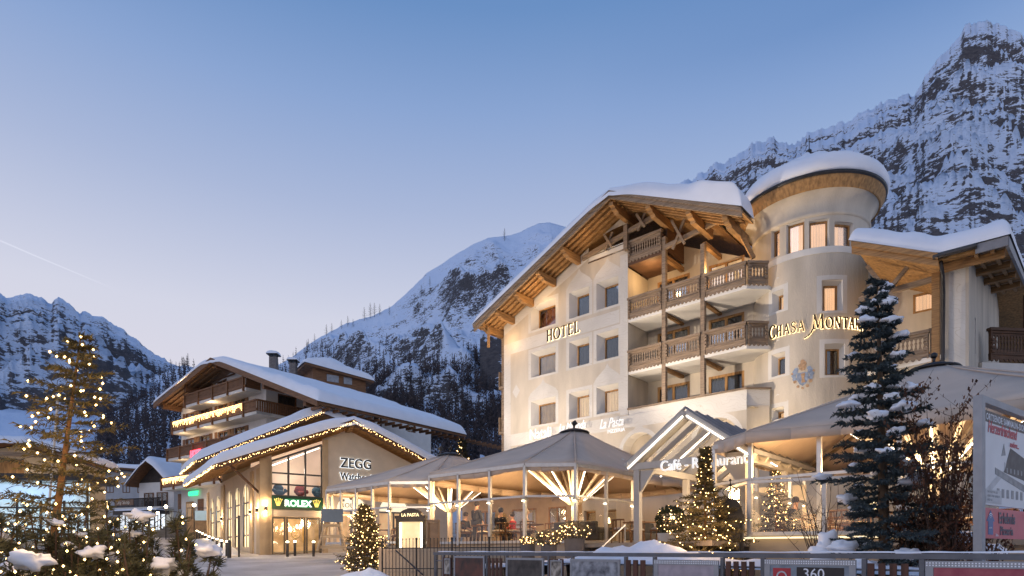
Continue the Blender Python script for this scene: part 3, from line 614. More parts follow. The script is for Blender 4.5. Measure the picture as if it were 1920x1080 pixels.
# eaves ring, cone of snow, finial
er=MB(); er.lathe([(TR+.36,15.46),(TR+.42,15.42),(TR+.45,15.50),(TR+.48,15.58),(TR+.53,15.64),(TR+.56,15.74),(TR+.61,15.80),(TR+.63,15.94),(TR+.3,16.02)],TC,64)
tr_=er.build('tower_roof',WOODR,hotel,True)
gu=MB(); gu.lathe([(TR+.60,15.88),(TR+.69,15.91),(TR+.71,16.01),(TR+.63,16.03)],TC,64); gu.build('gutter',METAL,tr_,True)
cs=MB(); n1,n2=72,26
prf=[(TR+.45,16.00),(TR+.66,16.02),(TR+.74,16.15),(TR+.75,16.35),(TR+.69,16.60),(TR+.52,16.84),(TR+.24,17.08),(TR-.1,17.12),(TR-.5,17.42),(TR-.9,17.72),(TR-1.3,18.02),(TR-1.7,18.27),(TR-2.05,18.42),(.2,18.48),(.01,18.5)]
base=0
for i,(r_,z_) in enumerate(prf):
    for k in range(n1):
        a=2*math.pi*k/n1; nn=noise.noise(Vector((math.cos(a)*2.2,math.sin(a)*2.2,z_*1.2)))*.09*(1 if r_>.4 else .2)+noise.noise(Vector((math.cos(a)*7,math.sin(a)*7,z_*5)))*.07
        cs.v.append((TC.x+(r_+nn)*math.cos(a),TC.y+(r_+nn)*math.sin(a),z_+nn*.8*(1 if i>1 else 0)))
for i in range(len(prf)-1):
    for k in range(n1): a=i*n1+k; b=i*n1+(k+1)%n1; cs.f.append((a,b,b+n1,a+n1))
cs.build('roof_snow',ROOFSNOW,tr_,True)
fi=MB(); fi.tube([TC+Vector((0,0,18.4)),TC+Vector((0,0,19.55))],[.03,.015],6); fi.ball(TC+Vector((0,0,18.78)),.12,8,6); fi.build('finial',METAL,tr_,True)
# painted crest on the tower: shield, mantling and a figure above (generic heraldic paint)
CB=mat('crest_blue',(.24,.29,.38),.9,.3,9); CO=mat('crest_ochre',(.42,.27,.16),.9,.3,12)
cx=tx(1505); cz=(HV-705)/F*TS(cx,0).y
c_=MB(); c_.prism([(cx+x*.62,cz+z*.62) for x,z in ((-.36,.25),(.36,.25),(.38,-.2),(.2,-.55),(0,-.7),(-.2,-.55),(-.38,-.2))],TS,-.012,0)
for s_ in (-1,1):
    for (x,z,r_) in ((.5,.32,.15),(.58,.1,.13),(.52,-.15,.12),(.42,.5,.12)): c_.prism([(cx+s_*x*.62+r_*.8*math.cos(a*1.05),cz+z*.62+r_*.8*math.sin(a*1.05)) for a in range(6)],TS,-.014,0)
c_.build('painted_crest',CB,hotel)
c_=MB(); 
for (x,z,r_) in ((0,.6,.16),(.05,.85,.15),(.0,1.02,.10),(-.18,.75,.08),(-.5,-.35,.08),(.5,-.4,.09),(-.3,-.7,.07),(.3,-.72,.08),(-.68,.25,.06),(.7,.3,.06),(0,-.85,.06)): c_.prism([(cx+x*.62+r_*.9*math.cos(a*.9),cz+z*.62+r_*.9*math.sin(a*.9)) for a in range(7)],TS,-.016,0)
c_.prism([(cx-.08,cz+.1),(cx+.1,cz+.12),(cx+.06,cz-.12),(cx+.12,cz-.28),(cx-.05,cz-.3),(cx-.03,cz-.1)],TS,-.02,0); c_.build('crest_figures',CO,hotel)
# ------------------------------------------------------------------ right wing
wb=MB(); rv=MB()
Wt0,Wt1=15.6,20.6
WD=3.2
wr=[(H.t(1712,WD),H.t(1752,WD)),(H.t(1722,WD),H.t(1757,WD))]
def zt(u,v,d): return H.tz(u,v,d)[1]
w1=(wr[0][0],wr[0][1],zt(1735,584,WD),zt(1735,548,WD)); w2=(wr[1][0],wr[1][1],zt(1740,704,WD),zt(1740,660,WD))
wall_grid(wb,H,15.2,19.75,-1,12.8,[w1,w2],top=lambda t:12.6-.3*(t-17),d=WD)
wall_grid(wb,lambda x,z,d:H(19.75,z,x),-.0,WD,-1,11)
wall_grid(wb,H,19.75,Wt1,-1,10.9,[])
sw=[(1.9,2.25,7.6,9.0),(1.9,2.25,4.9,6.2)]
wall_grid(wb,lambda x,z,d:H(Wt1-d,z,x),0,13,-1,13.5,sw,top=lambda x:10.9+.2*x)
wb.build('wing_wall',BEIGE,hotel)
for i_ in (w1,w2): window(hotel,H,i_,WD+.02,WOODR,PANE,CURP if i_ is w1 else CURD,1 if i_ is w1 else 2,.08)
for i_ in sw: rv=MB(); reveal(rv,lambda x,z,d:H(Wt1-d,z,x),i_,.2); rv.build('window_reveal',PALE,hotel)
band(H,20.0,20.5,1,10.4,-.005,0)
for z in (7.25,): 
    b_=MB(); b_.hexa([H(17.2,z-.2,.3),H(19.9,z-.2,-.2),H(19.9,z-.2,WD),H(17.2,z-.2,WD),H(17.2,z-.02,.3),H(19.9,z-.02,-.2),H(19.9,z-.02,WD),H(17.2,z-.02,WD)]); bb=b_.build('balcony',CREAMW,hotel)
    balustrade(bb,H,17.2,19.4,z,-.05); balustrade(bb,lambda x,zz,d:H(19.45+x,zz,-.1+x*.9+d),0,.75,z,0)
b_=MB(); b_.sbox(H,19.5,19.75,-1,10.3,-.2,.05); b_.build('post',WOOD,hotel)
b_=MB(); b_.bar(H(17.0,10.15,.3),H(19.6,10.1,-.1),.16,.2); b_.build('collar_beam',WOODG,hotel)
for (a,b) in (((17.4,11.2),(18.3,9.7)),((18.75,10.75),(18.05,9.95))):
    b_=MB(); b_.bar(H(a[0],a[1],-.25),H(b[0],b[1],-.25),.12,.14); b_.build('cross_brace',WOODG,hotel)
dp=MB(); dp.tube([H(19.9,10.3,-1.1),H(19.92,9.9,-.8),H(19.88,9.4,-.32),H(19.86,7,-.3),H(19.86,-.5,-.3)],.065,8); dp.build('drainpipe',METAL,hotel,True)
# wing roof: front slope to the eave plus a small gable next to the tower
OVW=-1.2; rw=MB()
A_=(17.2,11.75); B_=(19.85,10.42)
slab(rw,A_,B_,OVW,6,.1)
rw.hexa([H(B_[0],10.3,OVW),H(21.7,10.3,OVW),H(21.7,12.9,11.5),H(B_[0],12.9,11.5),H(B_[0],10.4,OVW),H(21.7,10.4,OVW),H(21.7,13.0,11.5),H(B_[0],13.0,11.5)])
rw.hexa([H(B_[0],12.9,11.501),H(21.7,12.9,11.501),H(21.7,10.6,19),H(B_[0],10.6,19),H(B_[0],13.0,11.501),H(21.7,13.0,11.501),H(21.7,10.7,19),H(B_[0],10.7,19)])
rwing=rw.build('wing_roof',WOODR,hotel)
vb=MB(); slab(vb,(17.1,11.8),(19.85,10.44),OVW-.12,OVW-.02,.42,zo=.06); slab(vb,(17.1,11.8),(19.85,10.44),OVW-.2,OVW-.121,.2,zo=.07)
vb.build('verge_board',WOOD,rwing)
vb=MB(); vb.hexa([H(20.9,10.18,OVW-.1),H(21.78,10.18,OVW-.1),H(21.78,10.18,OVW-.03),H(20.9,10.18,OVW-.03),H(20.9,10.5,OVW-.1),H(21.78,10.5,OVW-.1),H(21.78,10.5,OVW-.03),H(20.9,10.5,OVW-.03)])
vb.hexa([H(21.71,10.15,OVW-.03),H(21.8,10.15,OVW-.03),H(21.8,12.8,11.5),H(21.71,12.8,11.5),H(21.71,10.5,OVW-.03),H(21.8,10.5,OVW-.03),H(21.8,13.15,11.5),H(21.71,13.15,11.5)])
vb.build('verge_board',TIN,rwing)
gt=MB(); gt.tube([H(19.7,10.42,OVW-.14),H(20.95,10.42,OVW-.14)],.09,8); gt.build('gutter',METAL,rwing)
pu=MB()
for d_ in (-.6,2.2,5.2,8.5): z=10.12+.205*(d_-OVW); pu.sbox(H,19.8,21.65,z-.12,z+.12,d_,d_+.2)
for t_ in (20.85,21.3): 
    for q in range(1): pu.hexa([H(t_,10.16,OVW+.1),H(t_+.1,10.16,OVW+.1),H(t_+.1,12.75,11.5),H(t_,12.75,11.5),H(t_,10.29,OVW+.1),H(t_+.1,10.29,OVW+.1),H(t_+.1,12.88,11.5),H(t_,12.88,11.5)])
pu.build('purlin',WOOD,rwing)
sn=MB(); snow_sheet(sn,lambda a,b:H(17.0+a*4.85,lerpt([(17.0,11.95),(18.4,11.25),(19.85,10.52),(21.85,10.5)],17.0+a*4.85)+b*2.4,OVW-.15+b*12),40,50,lambda a,b:.62+.12*a,.06,.05,nz=.2,ns=.7,seed=3)
sn.build('roof_snow',ROOFSNOW,rwing,True)
# side balcony beyond the wing
BF=Fr(18.98,24.4,1,.10)
bb=MB(); bb.sbox(BF,-.3,3.6,7.15,7.5,0,1.7); bb=bb.build('balcony',CREAMW,hotel); balustrade(bb,BF,0,3.6,7.62,0,hh=1.25,m=WOODD)
q=MB(); q.sbox(BF,3.2,3.45,-1,11,1.5,1.7); q.build('post',WOODD,bb)
# ------------------------------------------------------------------ lettering of the hotel
BRZ=mat('bronze_letter',(.075,.05,.03),.4,.2,5,metal=.5); HALO=emit('letter_halo',(1,.75,.42),6,True); WHL=emit('white_letter',(1,.98,.95),.55,True)
def serif_word(word,x,z,h,S,sizes=None,gap=.1,d=-.09,rise=0):
    f=MB(); g_=MB()
    for i,ch in enumerate(word):
        hh=h*(sizes[i] if sizes else 1); serif(g_,ch,x,z+rise*i,hh,S,-.03,-.012); w_=serif(f,ch,x,z+rise*i,hh,S,d,-.033); x+=w_+gap*h
    return f,g_,x
s_=thing('hotel_sign',H(1.2,12.0,-.05),'bronze letters spelling HOTEL with a warm glow behind them on the gable wall','sign')
x0,z0=H.tz(1026,641); x1,_=H.tz(1089,624)
f,g_,xe=serif_word('HOTEL',0,z0,.78,H); k_=(x1-x0)/(xe); Sx=lambda x,z,d:H(x0+x*k_,z,d)
f,g_,xe=serif_word('HOTEL',0,z0-.0,.62,Sx); k_=(x1-x0)/xe; Sx=lambda x,z,d,k_=k_:H(x0+x*k_,z,d); f,g_,_=serif_word('HOTEL',0,z0,.62,Sx)
f.build('lettering',BRZ,s_); g_.build('backlight',HALO,s_)
s_=thing('hotel_sign',TS(0,9.7,-.1),'bronze letters spelling CHASA MONTANA curving round the tower with a warm glow','sign')
xa=tx(1444)+.02; xb=tx(1612)+.3; word='CHASA MONTANA'; sz=[1.0,.82,.82,.82,.82,1,1.12,.82,.82,.82,.82,.82,.82]
f,g_,xe=serif_word(word,0,0,.56,lambda x,z,d:Vector((0,0,0)),sz,.14); kk=(xb-xa)/xe
zl=(HV-619)/F*TS(0,0).y
SS=lambda x,z,d:TS(xa+x*kk,zl+z,d)
f,g_,_=serif_word(word,0,0,.56,SS,sz,.14)
# swash of the M
sw_=[(x,z) for x,z in ((2.62,.2),(2.55,.0),(2.42,-.16),(2.22,-.3),(2.0,-.38))]; sc_=xe/ (sum(1 for c in word)*.5)
mxp=0
for i,ch in enumerate('CHASA '): mxp+= {'O':.88,'C':.74,'S':.62}.get(ch,SER.get(ch,(0,))[0] if ch in SER else .6)*.56*sz[i]+.0784
sw_=[(mxp+.09,.22),(mxp+.04,.02),(mxp-.06,-.14),(mxp-.22,-.27),(mxp-.42,-.34)]
for mbx,d0,d1 in ((f,-.09,-.033),(g_,-.03,-.012)):
    for i in range(4):
        (a,b),(c,e)=sw_[i],sw_[i+1]; w_=.035-.005*i; mbx.prism([(a-w_,b+w_*.3),(a+w_,b-w_*.3),(c+w_*.7,e-w_),(c-w_*.7,e+w_)],SS,d0,d1+.001*(i%2))
f.build('lettering',BRZ,s_); g_.build('backlight',HALO,s_)
def wall_sign(u,v,txt,size,label,shear=.0,sub=None,m=WHL,S=H,d=-.30,space=1.0,ext=.05,backs=True,bold=.0,kx=1.0):
    x,z=S.tz(u,v); t_=thing('wall_sign',S(x,z,d),label,'sign'); mb=MB(); text(mb,txt,size,lambda a,b,c:S(x+a*kx,z+b,d-c),ext,bold,space,shear=shear); mb.build('lettering',m,t_)
    if sub: mb=MB(); text(mb,sub,size*.36,lambda a,b,c:S(x+size*.7+a,z-size*.42+b,d-c),.05,.003); mb.build('small_lettering',m,t_)
    return t_
CHR=mat('chrome_letter',(.62,.63,.65),.25,.1,6,metal=.9)
WHD=emit('soft_white_letter',(1,.98,.96),.30,True)
wall_sign(999,826,'Natali',.85,'slim pale letters reading Natali above the terrace roof',0,m=WHD,kx=.8)
wall_sign(1054,812,'La Miranda',.66,'pale script letters reading La Miranda rising behind the parasol peak',.35,m=WHD,kx=.62)
wall_sign(1130,806,'La Pasta',.72,'white script letters reading La Pasta left of the first arch',.4,'PIZZERIA',m=WHD,kx=.62)
wall_sign(992,944,'Natalis Lounge',.36,'small glowing letters reading Natalis Lounge over the lounge doors',.0,m=emit('lounge_letter',(.9,.92,1),2.2),kx=.62,d=-.08)
# ------------------------------------------------------------------ jeweller's shop with two snow covered gables
Z=Fr(-14.7,36.0,.822,.569)
SHOPW=mat('shop_stucco',(.60,.50,.38),.85,.06,2,.2,25); SHOPP=mat('shop_pilaster',(.50,.36,.21),.8,.08,2,.2,25); BEAMO=wood('shop_beam',(.30,.16,.055))
FRM=mat('bronze_frame',(.10,.085,.07),.4,.15,5,metal=.5)
shop=thing('jewellery_shop',Z(3,-.2,0),'shop with tall glazed front, green lit sign and fairy lights along its snowy gable','shop')
RDG=5.15
def s1(t): return 8.0-.42*abs(t-RDG) if t<RDG else 8.1-.40*(t-RDG)
wb=MB(); rv=MB()
g0,g1=Z.t(509),Z.t(604)                                                   # glazed bay
gt=lambda t:s1(t)-.75
lun=[(Z.t(631),Z.t(688)),(Z.t(711),Z.t(767))]
lz=Z.tz(660,958)[1]
hs=[(g0,g1,-.3,12)]; 
for a,b in lun: hs.append((a,b,-.1+.5,lz+ (b-a)/2+.01))
wall_grid(wb,Z,-.02,12.5,-.6,9,hs,top=lambda t:s1(t)-.4,xc=(RDG,))
for a,b in lun:                                                           # arch heads
    c_=(a+b)/2; hw=(b-a)/2; top=lz+hw+.01
    for s_ in(-1,1):
        for k in range(7):
            p,q=[(c_+s_*hw*math.cos(x),lz+hw*math.sin(x)) for x in (math.pi/14*k,math.pi/14*(k+1))]
            wb.add([Z(p[0],p[1]),Z(p[0],top),Z(q[0],top),Z(q[0],q[1])],[(0,1,2,3)]); rv.quad(Z(p[0],p[1]),Z(q[0],q[1]),Z(q[0],q[1],.3),Z(p[0],p[1],.3))
SW=lambda x,z,d:Z(d,z,x)
arc=[4.4,7.15,9.9,14.6,17.3]; shs=[(c_-.85,c_+.85,.25,4.31) for c_ in arc]; az=3.45
wall_grid(wb,SW,0,19.5,-.6,5.2,shs)
for c_ in arc:
    for s_ in(-1,1):
        for k in range(7):
            p,q=[(c_+s_*.85*math.cos(x),az+.85*math.sin(x)) for x in (math.pi/14*k,math.pi/14*(k+1))]
            wb.add([SW(p[0],p[1],0),SW(p[0],4.31,0),SW(q[0],4.31,0),SW(q[0],q[1],0)],[(0,1,2,3)]); rv.quad(SW(p[0],p[1],0),SW(q[0],q[1],0),SW(q[0],q[1],.12),SW(p[0],p[1],.12))
wall_grid(wb,lambda x,z,d:Z(x,z,13),0,14,5.2,12,[],top=lambda t:6.7+.54*(t+1.9)-.5 if t<7.35 else 11.2-.5*(t-7.35))
wall_grid(wb,lambda x,z,d:Z(12.5,z,x),0,18,-.6,5.2)
wb.build('wall',SHOPW,shop); rv.build('arch_reveals',CREAMW,shop)
for a,b in ((-.12,.55),(g0-.42,g0-.05),(g1+.03,g1+.34)): pm=MB(); pm.sbox(Z,a,b,-.5,s1((a+b)/2)-.5,-.10,-.001); pm.build('pilaster',SHOPP,shop)
for a,b in ((.0,.9),(2.0,2.7),(11.6,12.9),(18.7,19.5)): pm=MB(); pm.sbox(SW,a,b,-.5,4.9,-.10,-.001); pm.build('pilaster',SHOPP,shop)
gl=MB()
GLW=emit('arch_glow',(1,.74,.42),1.7,True,.5,1.4)
for c_ in arc:
    w_=MB(); w_.prism([(c_+.85*math.cos(math.pi*k/10),az+.85*math.sin(math.pi*k/10)) for k in range(11)]+[(c_-.85,.25),(c_+.85,.25)],lambda x,z,d:SW(x,z,d),.10,.13); w_=w_.build('arched_window',GLW,shop)
    m=MB(); 
    for x in (-.81,-.0,.81): m.sbox(SW,c_+x-.04,c_+x+.04,.25,az+(.8 if x==0 else .1),.04,.09)
    for z in (1.0,2.3,az-.35): m.sbox(SW,c_-.84,c_+.84,z-.05,z+.05,.045,.085)
    m.build('mullion',FRM,w_)
# glazed bay: upper window, green sign, transom, doors
def gz_(v): return Z.tz(555,v)[1]
zs,zp,zd,zb=gz_(931),gz_(956),gz_(969),-.27
bay_=MB(); n=3
for k in range(n+1):
    t=g0+(g1-g0)*k/n; bay_.sbox(Z,t-.05,t+.05,zs,gt(t)-.02,.05,.17)
for f_ in (.0,.34,.67): z=zs+(gt(g0)-zs)*f_; bay_.sbox(Z,g0,g1,z-.04,z+.05,.04,.15)
bay_.bar(Z(g0,gt(g0),.1),Z(g1,gt(g1),.1),.12,.12)
upw=bay_.build('window',FRM,shop); upw['label']='tall slanted upper window with bright lounge behind it'
p=MB(); p.add([Z(g0,zs,.11),Z(g1,zs,.11),Z(g1,gt(g1),.11),Z(g0,gt(g0),.11)],[(0,1,2,3)]); p.build('pane',PANE,upw)
LED=emit('led_strip',(1,.90,.74),7,True)
le=MB(); le.bar(Z(g0+.1,gt(g0)-.22,.3),Z(g1-.1,gt(g1)-.18,.3),.06,.05); le.build('led_strip',LED,upw)
rm=MB(); ROOM=emit('lounge_room',(.86,.62,.46),.60,True,.5,.9); rm.add([Z(g0-.5,zs-.2,3.2),Z(g1+1.5,zs-.2,3.2),Z(g1+1.5,7.6,3.2),Z(g0-.5,5.5,3.2)],[(0,1,2,3)]); rm.quad(Z(g1+1.5,zs,.3),Z(g1+1.5,7.6,.3),Z(g1+1.5,7.6,3.2),Z(g1+1.5,zs,3.2)); rm.build('room_wall',ROOM,shop)
fl=MB(); fl.sbox(Z,.1,g1+1.5,zs-.15,zs,.2,4); fl.build('upper_floor',mat('floor_grey',(.25,.25,.26),.6),shop)
for k,(t,cc) in enumerate(((1.3,'plush_blue'),(2.6,'plush_red'),(3.7,'plush_blue'))):
    ch=thing('armchair',Z(t,zs,1.2),('blue rounded armchair at the left of the upper shop window','red rounded armchair in the middle of the upper shop window','blue rounded armchair at the right of the upper shop window')[k],'armchair','armchairs in the upper shop window')
    m=mat(cc,(.10,.22,.34) if 'blue' in cc else (.45,.08,.06),.9,.2,6,.3)
    q=MB(); q.ball(Z(t,zs+.30,1.2),.34,10,8,(1,.9,.5),.1); q.build('seat',m,ch,True)
    q=MB(); q.ball(Z(t,zs+.55,1.45),.34,10,8,(1,.35,.9),.1); q.build('backrest',m,ch,True)
    for s_ in(-1,1): q=MB(); q.ball(Z(t+s_*.34,zs+.42,1.1),.13,8,6,(.7,1.6,1),.1); q.build('armrest',m,ch,True)
GRN=emit('sign_green',(.0,.20,.055),.75,True,.25,2); GRD=mat('sign_dark_green',(.010,.05,.022),.3,.1,3)
sg=thing('shop_sign',Z((g0+g1)/2,zp,-.1),'dark green lit sign board with a white name and two gold crowns over the doors','sign')
q=MB(); q.sbox(Z,g0-.02,g1+.02,zp,zs-.02,-.10,.04); q.build('board',GRD,sg)
q=MB(); q.sbox(Z,g0+.75,g1-.78,zp+.14,zs-.16,-.115,-.101); q.build('glow_panel',GRN,sg)
q=MB(); text(q,'ROLEX',.56,lambda a,b,c:Z((g0+g1)/2+a*.9,zp+.20+b*.95,-.16-c),.05,.02,1.02,'CENTER'); q.build('lettering',emit('sign_white',(.9,1,.93),1.1),sg)
GOLD=emit('crown_gold',(1,.72,.16),.9)
def crown(S,x,z,h,d):
    q=MB(); w_=h*.5
    for k in (-2,-1,0,1,2):
        tx_=x+k*w_*.48; tz_=z+h*(1-.07*abs(k)); q.prism([(x+k*w_*.22-.03*h/.5,z+h*.22),(x+k*w_*.22+.03*h/.5,z+h*.22),(tx_+.012,tz_),(tx_-.012,tz_)],S,d,d+.02+.001*k); q.ball(S(tx_,tz_,d),h*.085,6,4)
    q.prism([(x-w_*.52,z+h*.22),(x+w_*.52,z+h*.22),(x+w_*.42,z+.0),(x-w_*.42,z+.0)],S,d-.003,d+.02); return q
for t in (g0+.36,g1-.38): crown(Z,t,zp+.2,.44,-.13).build('crown_emblem',GOLD,sg)
tp=MB(); tp.sbox(Z,g0,g1,zd,zp-.02,-.03,.2); tp.build('transom_panel',mat('transom',(.55,.44,.31),.6,.08,2),shop)
SHI=emit('shop_interior',(.78,.50,.24),.8,True,.8,1.6,var_lo=.35)
bk=MB(); bk.add([Z(g0-.4,zb-.2,2.6),Z(g1+.6,zb-.2,2.6),Z(g1+.6,zp,2.6),Z(g0-.4,zp,2.6)],[(0,1,2,3)]); bk.build('shop_interior',SHI,shop)
ed=[g0,g0+(g1-g0)*.28,g0+(g1-g0)*.67,g1]
for k in range(3):
    a,b=ed[k],ed[k+1]; q=MB()
    for x,y in ((a+.02,a+.12),(b-.12,b-.02)): q.sbox(Z,x,y,zb,zd-.02,.02,.12)
    q.sbox(Z,a+.12,b-.12,zb,zb+.12,.025,.115); q.sbox(Z,a+.12,b-.12,zd-.14,zd-.025,.025,.115)
    dr=q.build('door',FRM,shop); q=MB(); q.add([Z(a+.1,zb+.1,.07),Z(b-.1,zb+.1,.07),Z(b-.1,zd-.12,.07),Z(a+.1,zd-.12,.07)],[(0,1,2,3)]); q.build('pane',PANE,dr)
    if k==1:
        q=MB(); c_=Z((a+b)/2,1.0,.04); ring=[Z((a+b)/2+.26*math.cos(x*.4),1.02+.26*math.sin(x*.4),.04) for x in range(17)]; q.tube(ring,.022,5,False); q.build('round_emblem',mat('brass',(.5,.33,.1),.35,.1,4,metal=.8),dr)
        q=MB(); text(q,'Z',.34,lambda a_,b_,c:Z((a+b)/2+a_-.1,.9+b_,.04-c),.02); q.build('emblem_letter',MATS['brass'],dr)
        q=MB(); q.sbox(Z,b-.2,b-.16,.5,1.5,-.05,-.02); q.build('handle',MATS['brass'],dr)
# lunettes with pale lit panels
LUN=emit('lunette_panel',(1,.86,.62),1.0,True,.1,1.2); DKL=mat('sign_ink',(.10,.08,.05),.5)
for k,(a,b) in enumerate(lun):
    c_=(a+b)/2; hw=(b-a)/2; q=MB(); q.prism([(c_+hw*math.cos(math.pi*j/14),lz+hw*math.sin(math.pi*j/14)) for j in range(15)],Z,.22,.28); lu=q.build('lit_lunette',LUN,shop)
    q=MB(); text(q,'ROLEX' if k==0 else 'BOUTIQUE',.42 if k==0 else .3,lambda x,z,d:Z(c_+x,lz+.22+z,.2-d),.02,.0,1.05,'CENTER'); 
    if k==0: q.build('lettering',DKL,lu); crown(Z,c_,lz+.72,.34,.19).build('crown_emblem',DKL,lu)
    q=MB(); q.sbox(Z,a,b,.4,lz-.06,.2,.26); q.build('shop_window_display',SHI,shop)
    q=MB(); q.sbox(Z,a,b,lz-.05,lz+.05,.1,.3); q.sbox(Z,c_-.05,c_+.05,.4,lz-.051,.1,.19); q.build('window_bar',FRM,shop)
# name on the gable
q=thing('wall_sign',Z(5.3,gz_(868),-.1),'dark letters with white edge light reading ZEGG Watches & Jewelry on the shop gable','sign')
x0,z0=Z.tz(637,876); x1,_=Z.tz(694,876)
INK=mat('letter_navy',(.03,.03,.035),.4); EDG=emit('cool_edge',(.85,.93,1),1.3,True)
for txt,sz,xx,zz,wd in (('ZEGG',.86,x0,z0,x1-x0),('Watches & Jewelry',.62,x0,Z.tz(637,899)[1],None)):
    a=MB(); text(a,txt,sz,lambda x,z,d:Vector((x,0,0)),.02,.01); w0=max(v[0] for v in a.v); kx=wd/w0 if wd else .80
    a=MB(); text(a,txt,sz,lambda x,z,d:Z(xx+x*kx,zz+z,-.14-d),.05,.012); a.build('lettering',INK,q)
    a=MB(); text(a,txt,sz,lambda x,z,d:Z(xx+x*kx,zz+z,-.07-d),.03,.03); a.build('backlight',EDG,q)
# roofs
def gable_roof(parent,S,sl,ta,tr_,tb,d0,d1,name='roof',th=.55,seed=0,nzz=.12,lights=True,noR=False):
    r_=MB(); slab(r_,(ta,sl(ta)),(tr_,sl(tr_)),d0,d1,.12,S)
    if not noR: slab(r_,(tr_+.001,sl(tr_)),(tb,sl(tb)),d0,d1,.12,S)
    ro=r_.build(name,BEAMO,parent); v_=MB()
    pr=[((ta-.05,sl(ta-.05)),(tr_,sl(tr_)))]+([] if noR else [((tr_+.001,sl(tr_)),(tb+.05,sl(tb+.05)))])
    for p_,q_ in pr: slab(v_,p_,q_,d0-.1,d0-.005,.34,S,zo=.04); slab(v_,p_,q_,d0-.16,d0-.101,.15,S,zo=.05)
    v_.build('verge_board',WOODD,ro)
    e_=MB(); 
    for k in range(int((d1-d0)/.7)): d=d0+.3+k*.7; e_.hexa([S(ta+.05,sl(ta)-.24,d),S(ta+1.6,sl(ta+1.6)-.24,d),S(ta+1.6,sl(ta+1.6)-.24,d+.12),S(ta+.05,sl(ta)-.24,d+.12),S(ta+.05,sl(ta)-.125,d),S(ta+1.6,sl(ta+1.6)-.125,d),S(ta+1.6,sl(ta+1.6)-.125,d+.12),S(ta+.05,sl(ta)-.125,d+.12)])
    e_.build('rafter',BEAMO,ro)
    s_=MB(); L=(tb if not noR else tr_+.3)-ta+.2
    def P(a,b):
        t=ta-.12+a*L; z=sl(t)+.03-.35*math.exp(-((t-tr_)/.9)**2)*.7; return S(t,z,d0-.18+b*(d1-d0))
    snow_sheet(s_,P,70,50,th,.035,.03,nz=nzz,ns=.5,seed=seed); s_.build('roof_snow',ROOFSNOW,ro,True); return ro
r1=gable_roof(shop,Z,s1,-2.6,RDG,12.6,-1.0,12.8,th=.62,seed=1)
Z2=Z; s2=lambda t:6.55+.52*(t+1.9) if t<7.35 else 11.36-.5*(t-7.35)
r2=gable_roof(shop,Z,s2,-1.95,7.35,14,11.6,19.8,th=.7,seed=5)
for S_,sl_,t_,d_ in ((Z,s1,RDG,-1.0),):
    q=MB(); q.prism([(-.95,-.2),(.3,-.2),(.3,-.5),(-.5,-.5),(-.62,-.36),(-.85,-.34)],lambda x,z,d:Z(RDG+d,s1(RDG)+z-.1,x),-.14,.14); q.build('ridge_beam',BEAMO,shop)
for t,sl_,d in ((-1.8,s1,-.95),(-1.1,s2,11.7)):
    q=MB(); q.bar(Z(-.02,3.4 if d<5 else 5.2,d+1.3),Z(t,sl_(t)-.2,d+.6),.1,.12); q.build('strut',WOODD,shop)
BULB=emit('fairy_bulb',(1,.62,.24),9,False); 
def bulbs(mb,pts,r,rnd=None):
    for p in pts:
        p=Vector(p); mb.add([p+Vector((r,0,0)),p+Vector((-r,0,0)),p+Vector((0,r,0)),p+Vector((0,-r,0)),p+Vector((0,0,r)),p+Vector((0,0,-r))],[(0,2,4),(2,1,4),(1,3,4),(3,0,4),(2,0,5),(1,2,5),(3,1,5),(0,3,5)])
def string(pts,label,r,step=None,jit=0,group=None,wirer=.008,seed=0,cable=True,offs=None):
    """a fairy-light string: cable + bulbs"""
    rnd=random.Random(seed); t=thing('light_string',pts[0],label,'fairy lights',group)
    if cable: w_=MB(); w_.tube(pts,wirer,3,False); w_.build('cable',METAL,t)
    b=MB(); out=[]
    if step:
        for a,c in zip(pts,pts[1:]):
            a=Vector(a);c=Vector(c); n=max(1,int((c-a).length/step))
            for k in range(n): out.append(a.lerp(c,(k+rnd.random()*.6)/n)+Vector((rnd.uniform(-jit,jit),rnd.uniform(-jit,jit),rnd.uniform(-jit,jit))))
    else: out=pts
    if offs: out=out+offs
    bulbs(b,out,r); b=b.build('bulbs',BULB,t); b['kind']='stuff'; return t
for sl_,ta,tr_,tb,d,lab in ((s1,-2.62,RDG,12.0,-1.22,'warm fairy lights along the front gable of the shop'),(s2,-1.97,7.3,None,11.38,'warm fairy lights along the rear gable of the shop')):
    pts=[Z(ta+(tr_-ta)*k/12,sl_(ta+(tr_-ta)*k/12)-.12,d) for k in range(13)]
    if tb: pts+=[Z(tr_+(tb-tr_)*k/10,sl_(tr_+(tb-tr_)*k/10)-.12,d) for k in range(1,11)]
    string(pts,lab,.026,.085,.07,seed=3)
for sl_,ta,d0,d1,lab in ((s1,-2.75,-1.2,11,'warm fairy lights along the side eaves of the front roof'),(s2,-2.1,11.5,19.5,'warm fairy lights along the side eaves of the rear roof')):
    string([Z(ta,sl_(ta)-.08,d0+(d1-d0)*k/6) for k in range(7)],lab,.026,.09,.06,seed=5)
